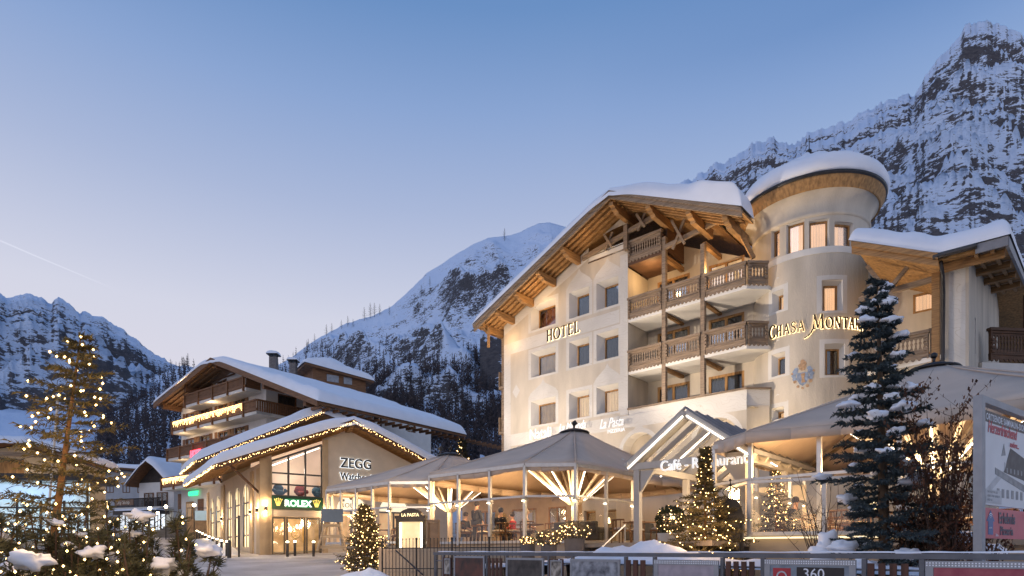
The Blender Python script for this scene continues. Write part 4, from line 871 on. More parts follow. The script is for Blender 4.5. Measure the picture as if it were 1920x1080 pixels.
for (S_,x,zz,k) in ((SW,2.35,2.4,0),(SW,12.2,2.4,1),(Z,.2,2.5,2),(Z,g1+.2,2.2,3),(SW,.45,2.4,4)):
    p=S_(x,zz,-.2); q=thing('wall_lamp',p,('up and down wall lamp on the second pilaster of the shop side wall','up and down wall lamp on the far pilaster of the shop side wall','up and down wall lamp on the pilaster left of the glass doors','up and down wall lamp on the pilaster right of the glass doors','up and down wall lamp on the corner pilaster of the shop side')[k],'wall lamp','wall lamps of the shop')
    b=MB(); b.sbox(S_,x-.07,x+.07,zz-.12,zz+.12,-.24,-.11); b.build('housing',METAL,q)
    b=MB(); b.sbox(S_,x-.05,x+.05,zz+.122,zz+.13,-.22,-.13); b.sbox(S_,x-.05,x+.05,zz-.13,zz-.122,-.22,-.13); b.build('light_slot',emit('lamp_lens',(1,.8,.5),25,False),q)
    lamp('glow',S_(x,zz+.3,-.3),45,WARM,size=.05); lamp('glow',S_(x,zz-.3,-.3),35,WARM,size=.05)
# lounge and shop inner light
lamp('room_light',Z(2.2,5.0,1.6),90,(1,.82,.62),size=.3); lamp('room_light',Z(2.2,1.8,1.4),60,WARM,size=.3)
# ------------------------------------------------------------------ chalet hotel behind
K=Fr(-37.3,67.5,.798,-.603); CT_=18.4
cha=thing('chalet_hotel',K(9,1.5,0),'large white and dark timber chalet hotel with lit balconies under a deep snow roof','hotel')
ap=K.tz(397,672,-2.2); lt=K.tz(291,757,-2.2); rt_=K.tz(596,752,-2.2)
skL=(ap[1]-lt[1])/(ap[0]-lt[0]); skR=(ap[1]-rt_[1])/(rt_[0]-ap[0])
s3=lambda t:ap[1]-skL*(ap[0]-t) if t<ap[0] else ap[1]-skR*(t-ap[0])
TIM=wood('chalet_timber',(.17,.08,.034)); TIML=wood('chalet_soffit',(.24,.13,.06))
tl=K.t(340)
wb=MB(); rails=[K.tz(347,741,-1.5)[1],K.tz(323,791,-1.5)[1],K.tz(314,842,-1.5)[1],K.tz(303,897,-1.5)[1]]
wh=[]; 
for li,zr in enumerate(rails):
    zf=zr-1.05
    for t in ([tl+1,tl+4.2,tl+7.8,tl+11.0] if li else [tl+4.5,tl+7.6]): wh.append((t,t+1.9,zf+.1,zf+2.2))
wall_grid(wb,K,tl,CT_,-1,30,wh,top=lambda t:s3(t)-.6,xc=(ap[0],))
SD=lambda x,z,d:K(CT_-d,z,x)
ez=s3(CT_)-.9
sd0=[]
for u_ in (708,771):                                                       # side windows
    a=((u_-7-960)/F); 
    def ss(u): a=(u-960)/F; o=K(CT_,0,0); return (o.x-a*o.y)/(a*K.ny-K.nx)
    x0=ss(u_-7);x1=ss(u_+8); Y=K(CT_,0,x0).y; vt=lerpt([(708,774),(771,786)],u_); sd0.append((x0,x1,(HV-vt-23)/F*Y,(HV-vt)/F*Y))
xe=ss(808)
sd0+= [(1.2,3.2,rails[1]-.9,rails[1]+1.2),(4.0,5.2,rails[1]-.9,rails[1]+1.2)]
wall_grid(wb,SD,0,xe,-1,ez,sd0,top=lambda x:ez)
wb.build('wall',mat('chalet_white',(.68,.66,.63),.85,.05,2,.2,15),cha)
for h_ in wh: window(cha,K,h_,.1,TIM,PANE,CURD if random.random()>.25 else CURM,2,.12)
for h_ in sd0: window(cha,SD,h_,.1,TIM,PANE,CURM if h_[2]<rails[1]-.5 and h_[0]>8 else CURD,1,.12)
for h_ in wh[2:]:
    for x in (h_[0]-.6,h_[1]+.05): sh=MB(); sh.sbox(K,x,x+.55,h_[2],h_[3],-.06,-.01); sh.build('shutter',TIM,cha)
lofts=[(K.t(347,-1.5),K.t(461,-1.5)),(K.t(323,-1.5),CT_+1.0),(K.t(314,-1.5),CT_),(K.t(303,-1.5),CT_)]
for (a,b),zr,li in zip(lofts,rails,range(4)):
    z=zr-1.05; q=MB(); q.sbox(K,a,b,z-.28,z,-1.5,-.01); 
    if li==1: q.sbox(SD,-1.5,6.0,z-.281,z-.001,-1.0,-.01)
    q=q.build('balcony',CREAMW,cha); r_=MB()
    r_.sbox(K,a,b,zr-.14,zr,-1.62,-1.42); r_.sbox(K,a,b,z+.05,z+.25,-1.58,-1.46)
    n=int((b-a)/.22)
    for k in range(n): x=a+(b-a)*k/n; r_.sbox(K,x,x+.17,z+.0,zr-.141,-1.55,-1.5)
    for k in range(int((b-a)/2.8)+1): x=min(b-.15,a+k*2.8); r_.sbox(K,x,x+.16,z-.3,zr+.02,-1.66,-1.44)
    if li==1:
        r_.sbox(SD,-1.5,6.0,zr-.141,zr-.001,-1.12,-.95); 
        for k in range(33): x=-1.5+7.5*k/33; r_.sbox(SD,x,x+.17,z,zr-.142,-1.05,-1.0)
    r_.build('railing',TIM,q)
    f_=MB()
    for x in (a+.05,b-.17): 
        if x<CT_: f_.sbox(K,x,x+.12,z,zr-.15,-1.4,-.05)
    f_.build('side_railing',TIM,q)
    if li in(1,3):
        rnd=random.Random(li); pts=[];x=a+.5
        while x<(b-2.2 if li==1 else b): 
            L=.25+.5*rnd.random(); x+=.13
            pts+= [K(x+rnd.uniform(-.02,.02),zr-.15-k*.1-.04*rnd.random(),-1.72) for k in range(int(L/.1))]
        string(pts,'icicle fairy lights hanging along the %s balcony of the chalet hotel'%('second highest' if li==1 else 'lowest'),.032,cable=False)
# attic timber, soffit purlins, roof
at=MB(); at.add([K(tl+3.5,rails[0]+1.2,.02-.1),K(tl+11,rails[0]+1.2,-.08),K(ap[0]+.5,s3(ap[0])-.9,-.08)],[(0,1,2)]); at.build('gable_timber',TIM,cha)
ae=(866-960)/F; oe=K(rt_[0],0,0); dl=(oe.x-ae*oe.y)/(ae*K.ny-K.nx)
rr_=MB(); slab(rr_,(lt[0],lt[1]),(ap[0],ap[1]),-2.2,dl,.2,K); slab(rr_,(ap[0]+.01,ap[1]),(rt_[0],rt_[1]),-2.2,dl+.5,.2,K); rr_=rr_.build('roof',TIML,cha)
v_=MB(); slab(v_,(lt[0]-.1,lt[1]-.04),(ap[0],ap[1]),-2.35,-2.21,.5,K,.05); slab(v_,(ap[0]+.01,ap[1]),(rt_[0]+.1,rt_[1]),-2.35,-2.21,.5,K,.05); v_.bar(K(rt_[0]+.05,rt_[1]-.1,-2.2),K(rt_[0]+.05,rt_[1]-.1,dl+.5),.16,.3); v_.build('verge_board',TIM,rr_)
for d in (-1.75,-1.2,-.6): 
    v_=MB(); slab(v_,(lt[0]+.2,s3(lt[0]+.2)-.2),(ap[0]-.1,s3(ap[0]-.1)-.2),d,d+.16,.2,K); slab(v_,(ap[0]+.1,s3(ap[0]+.1)-.2),(rt_[0]-.2,s3(rt_[0]-.2)-.2),d,d+.16,.2,K); v_.build('rafter',TIML,rr_)
for t in (lt[0]+1.0,(lt[0]+ap[0])/2,ap[0],(rt_[0]+ap[0])/2,rt_[0]-2.2):
    v_=MB(); z=s3(t)-.55; v_.sbox(K,t-.18,t+.18,z-.3,z+.3,-1.9,.2); v_.build('purlin',TIM,rr_)
for k in range(30): pass
v_=MB()
for k in range(34): d=-2+k*.85; v_.sbox(K,rt_[0]-1.2,rt_[0]+.02,s3(rt_[0])-.52,s3(rt_[0])-.3,d,d+.16)
v_.build('rafter_tails',TIM,rr_)
sn=MB(); L_=rt_[0]-lt[0]+.5
snow_sheet(sn,lambda a,b:K(lt[0]-.2+a*L_,s3(lt[0]-.2+a*L_)+.06-.5*math.exp(-((lt[0]-.2+a*L_-ap[0])/1.2)**2),-2.4+b*(dl+2.8)),70,70,lambda a,b:.55+.55*max(0,a-.4),.025,.03,nz=.22,ns=.4,seed=9); sn.build('roof_snow',ROOFSNOW,rr_,True)
# dormer and chimneys on its roof
def chim(u,v,Y,w_,h,lab):
    p=W(u,v,Y); q=thing('chimney',p,lab,'chimney'); b=MB(); b.box((p.x-w_/2,p.y-w_/2,p.z-2),(p.x+w_/2,p.y+w_/2,p.z+h*.55)); b.build('stack',mat('brick_grey',(.16,.14,.13),.8,.25,5,.3),q)
    b=MB()
    for sx_ in(-1,1):
        for sy_ in(-1,1): b.bar(p+Vector((sx_*w_*.4,sy_*w_*.4,h*.55)),p+Vector((sx_*w_*.4,sy_*w_*.4,h*.85)),.1)
    b.box((p.x-w_*.8,p.y-w_*.8,p.z+h*.85),(p.x+w_*.8,p.y+w_*.8,p.z+h*.93)); b.build('cap',METAL,q)
    b=MB(); snow_sheet(b,lambda a,c:p+Vector(((a-.5)*w_*1.7,(c-.5)*w_*1.7,h*.93)),10,10,.35,.2); b.build('snow_cap',ROOFSNOW,q,True)
chim(513,678,64,.7,.75,'snow capped chimney nearest the gable on the chalet hotel roof')
chim(550,689,70,.7,.8,'small snow capped chimney beside the dormer of the chalet roof')
do=thing('roof_dormer',W(640,722,70),'dark dormer with windows and thick snow standing on the chalet roof','dormer')
a0=W(578,698,70);b0=W(692,722,74); ex=(b0-a0); ex.z=0; DF=Fr(a0.x,a0.y,ex.x,ex.y); Ld=ex.length; zt_=a0.z+.9
q=MB(); q.sbox(DF,.6,Ld-.3,zt_-4,zt_-.2,.3,5); q.build('dormer_wall',TIM,do)
q=MB(); q.sbox(DF,2.2,3.6,zt_-1.5,zt_-.7,.25,.29); q.sbox(DF,4.2,5.2,zt_-1.5,zt_-.7,.25,.29); q.build('dormer_window',mat('dull_glass',(.25,.27,.30),.2),do)
q=MB(); q.hexa([DF(-.4,zt_-.1,-.3),DF(Ld+.5,zt_-1.0,-.3),DF(Ld+.5,zt_-1.0,6),DF(-.4,zt_-.1,6),DF(-.4,zt_+.1,-.3),DF(Ld+.5,zt_-.8,-.3),DF(Ld+.5,zt_-.8,6),DF(-.4,zt_+.1,6)]); q.build('dormer_roof',TIM,do)
q=MB(); snow_sheet(q,lambda a,b:DF(-.5+a*(Ld+1.1),zt_+.12-.9*a+1.2*math.exp(-((a-.45)/.28)**2)*math.sin(math.pi*min(1,b*1.4)),-.4+b*6.5),40,24,.75,.1,.1,nz=.3,ns=.4); q.build('dormer_snow',ROOFSNOW,do,True)
# signs on the chalet
RED=emit('neon_red',(1,.05,.08),6); GNE=emit('neon_green',(.05,.75,.35),1.6)
x,z=K.tz(358,858,-1.7); q=thing('neon_sign',K(x,z,-1.7),'red neon letters reading HOTEL on the third balcony of the chalet','sign'); b=MB(); text(b,'HOTEL',.95,lambda a,c,e:K(x+a*.75,z+c,-1.75-e),.08,.02); b.build('lettering',RED,q)
x,z=K.tz(354,930,-.15); q=thing('neon_sign',K(x,z,-.15),'green letters reading CAFE REST on the chalet ground floor','sign'); b=MB(); text(b,'CAFE REST',.62,lambda a,c,e:K(x+a*.72,z+c,-.2-e),.06,.03); b.build('lettering',GNE,q)
gd=MB(); x0,z0=K.tz(349,974,-.05); x1,z1=K.tz(362,940,-.05); gd.sbox(K,x0,x1,z0,z1,-.08,-.01); gd=gd.build('door',WOODR,cha); g2=MB(); g2.sbox(K,x0+.2,x1-.2,z0+.3,z1-.2,-.1,-.082); g2.build('pane',CURM,gd)
for u0,u1,v0,v1 in ((334,339,926,955),(371,381,935,962)):
    x0,z0=K.tz(u0,v1,-.05); x1,z1=K.tz(u1,v0,-.05); gd=MB(); gd.sbox(K,x0,x1,z0,z1,-.08,-.01); gd.build('window',TIM,cha)
p=W(575,752,61); lamp('glow',p,160,(1,.72,.42),size=.1)
q=thing('flood_lamp',p,'bright round flood lamp under the chalet eaves near the shop roof','lamp'); b=MB(); b.ball(p+Vector((0,.0,.1)),.14,8,6); b.build('lens',emit('lamp_hot',(1,.82,.55),30,False),q); b=MB(); b.bar(p+Vector((0,0,.2)),p+Vector((.1,.6,.6)),.08); b.build('bracket',METAL,q)
for x,z,e_ in ((6,rails[0]+1.3,160),(tl+2,rails[1]+.6,90),(tl+9,rails[1]+.6,90),(tl+3,rails[2]+.6,70),(tl+8,rails[2]+.6,70),(tl+3,rails[3]+.8,60),(9,3.6,120)): lamp('glow',K(x,z,-1.3 if z>4 else -2),e_,WARM,size=.3)
# ------------------------------------------------------------------ small chalets and shops on the left
def house(loc_u,v_apex,Y,wpx,name,label,front=(.9,-.3),eave_drop=2.2,depth=9,zb=None,wallm=None,side_over=.8,lt=False):
    a=W(loc_u,v_apex,Y); S=Fr(a.x,a.y,*front); hw=wpx/F*Y/2; t=thing(name,(a.x,a.y,gz(a.x,a.y)),label,'house')
    sl=lambda x:a.z-eave_drop*abs(x)/hw; zb=gz(a.x,a.y)-1 if zb is None else zb
    wb=MB(); L=hw*.82; wall_grid(wb,S,-L,L,zb,a.z,[],top=lambda x:sl(x)-.3,xc=(0,),d=1.0); wall_grid(wb,lambda x,z,d:S(L,z,x),1,depth,zb,sl(L)-.3); wall_grid(wb,lambda x,z,d:S(-L,z,x),1,depth,zb,sl(L)-.3)
    wb.build('wall',wallm or CREAMW,t)
    r=MB(); slab(r,(-hw,sl(hw)),(0,a.z),-.3,depth+1,.18,S); slab(r,(.01,a.z),(hw,sl(hw)),-.3,depth+1,.18,S); r=r.build('roof',TIM,t)
    s_=MB(); snow_sheet(s_,lambda p,q:S(-hw-.15+p*(2*hw+.3),sl(-hw-.15+p*(2*hw+.3))+.03-.35*math.exp(-((p-.5)*2*hw/.8)**2),-.45+q*(depth+1.6)),40,30,.62,.05,.06,nz=.15,ns=.5,seed=loc_u); s_.build('roof_snow',ROOFSNOW,r,True)
    return t,S,a,hw,sl
t,S,a,hw,sl=house(279,860,75,112,'small_chalet','small chalet with a dark triangular gable, thick snow roof and balcony',(.93,-.37),3.1,10,wallm=mat('chalet_white',(.6,.6,.6)))
q=MB(); q.add([S(-hw*.8,sl(hw*.8)-.3,.95),S(hw*.8,sl(hw*.8)-.3,.95),S(0,a.z-.4,.95)],[(0,1,2)]); q.build('gable_timber',mat('black_timber',(.035,.026,.022),.8,.3,3),t)
zb_=S.tz(290,950,-.6)[1]; q=MB(); q.sbox(S,-hw*1.3,hw*.85,zb_-.2,zb_,-.9,1); q=q.build('balcony',CREAMW,t); r_=MB(); r_.sbox(S,-hw*1.3,hw*.85,zb_+.95,zb_+1.08,-.98,-.85)
for k in range(36): x=-hw*1.3+hw*2.15*k/36; r_.sbox(S,x,x+.13,zb_,zb_+.949,-.94,-.9)
r_.build('railing',mat('black_timber',(.035,.026,.022)),q)
q=MB(); q.sbox(S,-hw*1.25,-hw*.35,zb_+.25,zb_+.95,-1.06,-1.0); q.build('sign_board',mat('board_brown',(.22,.13,.08),.7,.2,4),t); b=MB(); text(b,'City Shop',.62,lambda x,z,d:S(-hw*1.2+x,zb_+.42+z,-1.07-d),.03); b.build('lettering',mat('letter_cream',(.7,.62,.5),.6),t)
for x0,x1 in ((-2.0,-.4),(.2,2.0)): window(t,S,(x0,x1,zb_+.1,zb_+1.9),.9,TIM,PANE,CURD,2,.1)
# shop front under its balcony, white lit
SHW=emit('shop_white',(.85,.93,1),1.6,True,.75,1.2,var_lo=.4)
q=thing('sports_kiosk',S(-1,1.6,-2),'white lit sports shop front below the small chalet balcony','shop'); b=MB(); zf=gz(S(0,0,0).x,S(0,0,0).y)-1.2; b.sbox(S,-hw*1.2,hw*.75,zf,zb_-.9,-.5,.0); b.build('display_glass',SHW,q)
b=MB()
for k in range(8): x=-hw*1.2+hw*1.95*k/7; b.sbox(S,x-.06,x+.06,zf,zb_-.88,-.62,-.51)
b.sbox(S,-hw*1.25,hw*.8,zb_-.9,zb_-.45,-1.3,.5); b.build('frame',METAL,q)
b=MB(); snow_sheet(b,lambda p,r_:S(-hw*1.3+p*hw*2.15,zb_-.44,-1.4+r_*1.2),30,8,.2,.05,.2); b.build('snow',ROOFSNOW,q,True)
t,S,a,hw,sl=house(205,876,84,190,'grey_house','pale grey house with low snow roof between the lit tree and small chalet',(1,.05),.5,9,wallm=mat('grey_wall',(.42,.43,.45),.85,.08,2))
for x in (-3,-1,1.2,3.2): window(t,S,(x,x+1.0,a.z-3.4,a.z-2.0),1.0,TIM,PANE,CURD,2,.1)
t,S,a,hw,sl=house(15,824,44,190,'timber_house','house with pale walls and timber panels behind the christmas tree, low snow roof',(.97,.24),.9,9,wallm=mat('warm_wall',(.55,.45,.32),.85,.08,2))
q=MB(); q.sbox(S,-hw*.5,hw*.15,a.z-3.2,a.z-1.3,.9,.96); q.build('timber_panel',WOODR,t); lamp('glow',S(1,a.z-2.6,-.8),60,WARM,size=.1)
q=MB(); q.sbox(S,-hw,hw,a.z-1.25,a.z-.95,-.35,-.2); q.build('eaves_board',WOODG,t)
# bright shop kiosk at the left edge
CYA=emit('kiosk_glow',(.66,.86,1),.55,True,.75,1.6,var_lo=.38)
p=W(75,1005,38); S=Fr(p.x,p.y,1,.1); q=thing('glass_kiosk',p,'glass shop pavilion glowing icy blue white behind the left christmas tree','kiosk')
b=MB(); b.sbox(S,-4,2.8,p.z-.3,p.z+3.4,0,.2); b.build('display_glass',CYA,q); b=MB(); b.sbox(S,-4.3,3.1,p.z+3.4,p.z+3.8,-.6,3); 
for k in range(6): x=-4+k*1.36; b.sbox(S,x-.05,x+.05,p.z-.3,p.z+3.39,-.1,-.01)
b.sbox(S,-4,2.8,p.z+1.7,p.z+1.8,-.09,-.012); b.build('frame',METAL,q)
b=MB(); b.sbox(S,-2.3,2.0,p.z+2.2,p.z+3.2,-.22,-.12); b.build('sign_panel',emit('panel_pale',(.45,.62,.78),.8,True,.2),q); lamp('glow',S(-.5,p.z+1.6,-1.5),60,(.7,.88,1),size=.5)
# stairs, railing, notice board and lamp posts below the chalet
st=thing('stone_stairs',W(330,992,56),'stone steps with metal handrails leading up to the chalet terrace','stairs'); b=MB(); p0=W(322,1000,56)
for k in range(8): b.box((p0.x-1.6,p0.y+k*.34,p0.z-.6),(p0.x+1.9,p0.y+(k+1)*.34+1,p0.z+.16*k))
b.build('steps',mat('grey_stone',(.20,.19,.18),.8,.2,3,.3),st)
for x in (-1.6,1.85):
    b=MB(); a1=p0+Vector((x,0,.9)); b1=p0+Vector((x,2.8,2.2)); b.tube([a1,b1,b1+Vector((0,1.5,0))],.04,5); 
    for f_ in (0,.33,.66,1): c_=a1.lerp(b1,f_); b.tube([c_,c_-Vector((0,0,1))],.03,5)
    b.build('handrail',METAL,st)
tw_=thing('terrace_wall',W(375,985,54),'low timber clad terrace with a railing and notice board in front of the chalet','terrace'); p1=W(350,995,54); b=MB(); b.box((p1.x,p1.y,p1.z-1),(p1.x+4,p1.y+2,p1.z+1.0)); b.build('wall',mat('terrace_clad',(.30,.20,.12),.8,.2,3),tw_)
b=MB(); 
for k in range(12): b.bar(p1+Vector((k*.34+.05,.05,1.0)),p1+Vector((k*.34+.05,.05,2.0)),.03)
b.bar(p1+Vector((0,.05,2.0)),p1+Vector((4,.05,2.0)),.06); b.build('railing',METAL,tw_)
b=MB(); b.box((p1.x+.8,p1.y-.12,p1.z+.9),(p1.x+2.9,p1.y-.04,p1.z+1.75)); b.build('notice_board',emit('notice',(.30,.42,.50),.55,True,.4,2),tw_)
GLB=emit('globe',(1,.80,.50),45,False)
for k,(u,v,Y) in enumerate(((281,953,50),(311,950,53),(364,947,52),(296,962,58))):
    p=W(u,v,Y); zg=gz(p.x,p.y); q=thing('street_lamp',(p.x,p.y,zg),('slim street lamp with a round glowing head left of the stone steps','slim street lamp with a round glowing head above the stone steps','slim street lamp with a glowing head beside the chalet door','slim street lamp lighting the white shop front')[k],'street lamp','street lamps below the chalet')
    b=MB(); b.tube([(p.x,p.y,zg-.2),(p.x,p.y,p.z-.1)],.04,6); b.build('pole',METAL,q); b=MB(); b.ball(p,.13,8,6); b.build('globe',GLB,q); lamp('glow',p+Vector((0,-.3,.0)),45,WARM,size=.13)
# ------------------------------------------------------------------ terrace with big parasols
FAB=mat('parasol_fabric',(.58,.46,.36),.85,.07,1.2,.25,6); 
TERR=mat('terrace_tiles',(.33,.26,.19),.6,.15,2); BASEW=mat('terrace_base',(.48,.37,.26),.85,.08,2,.2,18)
GLS=glassm('screen_glass',(.97,.95,.90),.05,.97)
def pf(ax,ay): return Fr(ax,ay,.741,-.672)
def parasol(ax,ay,w,ch,dep,hub,zr,zh,label,panes=True,posts=(),seed=0,backd=None,zfl=.28,postm=ALU,glass=None):
    P=pf(ax,ay); c=P(w/2,zfl,dep/2)
    rim=[(0,0),(w,0),(w+ch,ch*.8),(w+ch,dep-ch),(w,dep),(0,dep),(-ch,dep-ch),(-ch,ch*.8)]
    t=thing('parasol',P(hub[0],zfl,hub[1]),label,'parasol','large terrace parasols'); n=len(rim); hb=MB(); m=MB(); RR=.55; rnd=random.Random(seed)
    hp=[]
    for i in range(n):
        (a,b),(c_,d_)=rim[i],rim[(i+1)%n]; N=6 if abs(a-c_)+abs(b-d_)>3 else 3; J=7
        a0=math.atan2(b-hub[1],a-hub[0]); a1=math.atan2(d_-hub[1],c_-hub[0])
        def Pt(u,v):
            rx,ry=a+(c_-a)*u,b+(d_-b)*u; aa=a0+((a1-a0+math.pi)%(2*math.pi)-math.pi)*u; hx,hy=hub[0]+RR*math.cos(aa),hub[1]+RR*math.sin(aa)
            x=hx+(rx-hx)*v; y=hy+(ry-hy)*v; sag=.14*math.sin(math.pi*v)*math.sin(math.pi*u)*min(1,math.hypot(c_-a,d_-b)/4)
            z=zh+(zr-zh)*(v**.93)-sag-.10*math.sin(math.pi*u)*v*v+.02*noise.noise(Vector((x*2,y*2,seed))); return P(x,z,y)
        m.grid(Pt,N,J)
        for k in range(N):                                             # hanging valance
            p,q=Pt(k/N,1),Pt((k+1)/N,1); o=Vector((0,0,-.27)); m.quad(p,q,q+o+Vector((0,0,.02*math.sin(k*2))),p+o+Vector((0,0,.02*math.sin(k*2-2))))
        s_=MB(); s_.tube([Pt(0,v/6)+Vector((0,0,.012)) for v in range(7)],.03,4); s_.build('seam',FAB,t,True)
    cn=m.build('canopy',FAB,t,True); so_=cn.modifiers.new('th','SOLIDIFY'); so_.thickness=.012
    b=MB(); b.lathe([(.02,.16),(.3,.14),(.62,.03),(.66,-.03),(.5,-.05)],P(hub[0],zh+.05,hub[1]),24); b.tube([P(hub[0],zh+.2,hub[1]),P(hub[0],zh+.42,hub[1])],.04,8); b.ball(P(hub[0],zh+.44,hub[1]),.09,8,6); b.build('cap',METAL,t,True)
    b=MB(); b.tube([P(hub[0],zfl,hub[1]),P(hub[0],zh,hub[1])],.13,12); b.build('mast',CREAMW,t,True)
    for i in range(16):
        a=2*math.pi*i/16+.1; rx,ry=math.cos(a),math.sin(a); R_=2.3; zt_=zh-(zh-zr)*.50-.25
        s0=P(hub[0]+rx*.2,2.0,hub[1]+ry*.2); s1_=P(hub[0]+rx*R_,zt_,hub[1]+ry*R_)
        b=MB(); b.bar(s0,s1_,.07,.09); rb=b.build('strut',CREAMW,t); 
        if i%2==0: b=MB(); d_=Vector((0,0,-.062)); b.bar(s0.lerp(s1_,.12)+d_,s0.lerp(s1_,.95)+d_,.035,.014); b.build('led_strip',LED,rb)
    for i in range(n):
        a,b_=rim[i]; q=MB(); q.bar(P(hub[0],zh-.18,hub[1]),P(a+(hub[0]-a)*.03,zr-.12,b_+(hub[1]-b_)*.03),.07,.1); q.build('rib',WOODG,t)
    return P,t,rim
def screen(P,pts,zb,zm,zt_,label,posts_w=.1,spots=True,base=None,step=1.62,group='glass wind screens of the terrace'):
    """glass screen: posts, sill and rails, panes; follows pts [(t,d)]"""
    t=thing('glass_screen',P(pts[0][0],zb,pts[0][1]),label,'glass screen',group); fr=MB(); sill=MB(); gl=MB(); sp=MB(); gl2=MB()
    for (a,b),(c,d) in zip(pts,pts[1:]):
        L=math.hypot(c-a,d-b); n=max(1,round(L/step))
        for k in range(n+1):
            x,y=a+(c-a)*k/n,b+(d-b)*k/n
            q=MB(); q.bar(P(x,zb-.1,y),P(x,zt_,y),posts_w,posts_w,(P.nx,P.ny,0)); 
            if k<n or (c,d)==pts[-1]: q.build('post',ALU,t)
            if spots and zt_>2: 
                q=MB(); q.bar(P(x,zm-.02,y-.0),P(x,zm-.14,y),posts_w+.05,posts_w+.05,(P.nx,P.ny,0)); sp.v and None; q.build('spot_lamp',ALU,t); b_=MB(); b_.bar(P(x,zm-.145,y-.09),P(x,zm-.16,y-.09),.07,.07,(P.nx,P.ny,0)); b_.build('lens',emit('spot_lens',(1,.85,.6),18,False),t)
        A=lambda z,a=a,b=b:P(a,z,b); B=lambda z,c=c,d=d:P(c,z,d)
        q=MB(); q.bar(A(zm),B(zm),.07,.07); q.bar(A(zb),B(zb),.12,.09); q.build('rail',ALU,t)
        if zt_>2: q=MB(); q.bar(A(zt_),B(zt_),.1,.12); q.build('top_beam',ALU,t)
        q=MB(); q.quad(A(zb+.05),B(zb+.05),B(zm-.04),A(zm-.04)); q.build('pane',GLS,t)
    if base is not None:
        q=MB(); 
        for (a,b),(c,d) in zip(pts,pts[1:]): q.quad(P(a,base,b+.02),P(c,base,d+.02),P(c,zb-.02,d+.02),P(a,zb-.02,b+.02))
        q.build('base_wall',BASEW,t)
    return t
PA,ta,rA=parasol(-3.13,23.4,4.8,1.3,11,(2.4,5.97),2.95,5.0,'wide grey beige parasol in the middle with lit struts in front of the hotel',seed=1)
PB,tb,rB=parasol(-8.6,28.5,4.8,1.3,10.5,(2.4,5.5),2.95,4.75,'farthest parasol with its roof reaching toward the jeweller shop',seed=2)
PC,tc_,rC=parasol(5.95,15.6,6.6,1.3,10,(3.3,5.0),3.02,5.0,'nearest large parasol at the right behind the snowy spruce',seed=3)
fl=MB()
for P,w,ch,dep in ((PA,4.8,1.3,11.5),(PB,4.8,1.3,10.5),(PC,6.6,1.3,10)):
    pl=[(0,.05),(w,.05),(w+ch-.02,ch*.8),(w+ch-.02,dep),(-ch,dep),(-ch+.02,ch*.8)]; fl.v and None
    fl.prism([(x,y) for x,y in pl],lambda x,z,d,P=P:P(x,.24-d,z),0,.12)
fl.prism([(6.2,1.4),(12.2,-2.2),(12.2,9),(6.2,9)],lambda x,z,d:PA(x,.235-d,z),0,.12)
tag(fl.build('terrace_floor',TERR),kind='structure')
screen(PA,[(-.9,.9),(0,.0),(4.8,.0),(6.1,1.04),(6.1,4.6)],.30,1.80,2.82,'glass screen with slim metal posts along the middle parasol terrace',base=-1.3)
screen(PB,[(-1.3,3.5),(-1.3,1.04),(0,0),(4.8,0),(6.1,1.04)],.35,1.80,2.8,'glass screen with slim metal posts under the farthest parasol',base=None,step=1.3)
screen(PC,[(-1.3,9),(-1.3,1.04),(0,0.3),(6.6,0.3)],.40,1.85,2.9,'tall glass screen under the nearest parasol behind the spruce',base=-1.4)
# low windbreak in front of the nearest parasol
wf=Fr(*W(1405,900,15.2).xy,.86,-.5); wf.y-=0
screen(wf,[(-.9,1.5),(0,0),(3.3,0)],.42,1.70,1.72,'low glass windbreak with pale posts beside the arched menu board',spots=False,base=-1.4,step=1.75)
q=MB(); q.sbox(wf,-.1,3.4,.30,.34,-.12,.1); tag(q.build('step_light',emit('step_led',(1,.8,.5),1.3)),'thin line of light along the foot of the windbreak','light strip')
# ------------------------------------------------------------------ gabled cafe entrance
G=Fr(4.0,20.0,.741,-.672); GW=3.66
cg=thing('cafe_entrance',G(GW/2,.2,0),'gabled glass entrance canopy with light strips and the words Cafe Restaurant','entrance canopy')
GRY=mat('painted_timber',(.46,.42,.37),.6,.06,3); zE,zP=2.72,4.2
for x in (.12,GW-.1):
    for d in (0,3.4): q=MB(); q.sbox(G,x-.1,x+.1,-1.2 if d==0 else .2,zE-.12,d-.1,d+.1); q.build('post',GRY,cg)
    q=MB(); q.sbox(G,x-.08,x+.08,zE-.12,zE+.1,-.1,7.5); q.build('beam',GRY,cg)
for s_,x in ((1,.25),(-1,GW-.2)):
    q=MB(); q.prism([(x,1.9),(x+s_*.5,zE-.13),(x,zE-.13)],G,-.06,.06); q.build('corner_bracket',GRY,cg)
q=MB(); q.sbox(G,-.1,GW+.1,zE-.1,zE+.12,-.12,.1); q.build('front_beam',GRY,cg)
hw=GW/2+.22
for k,d in enumerate((0,1.0,2.0,3.0,4.0,5.2,6.4)):
    for s_ in(-1,1):
        a,b=G(GW/2,zP,d),G(GW/2+s_*hw,zE-.02,d); q=MB(); q.bar(a,b,.14 if k else .3,.18 if k else .22); rb=q.build('rafter' if k else 'gable_board',GRY,cg)
        if k in(0,2): q=MB(); o=Vector((0,0,-.13)); off=(G(0,0,-.16)-G(0,0,0)) if k==0 else Vector((0,0,0)); q.bar(a.lerp(b,.03)+off+o*(.4 if k==0 else 1),a.lerp(b,.97)+off+o*(.4 if k==0 else 1),.04,.03); q.build('led_strip',LED,rb)
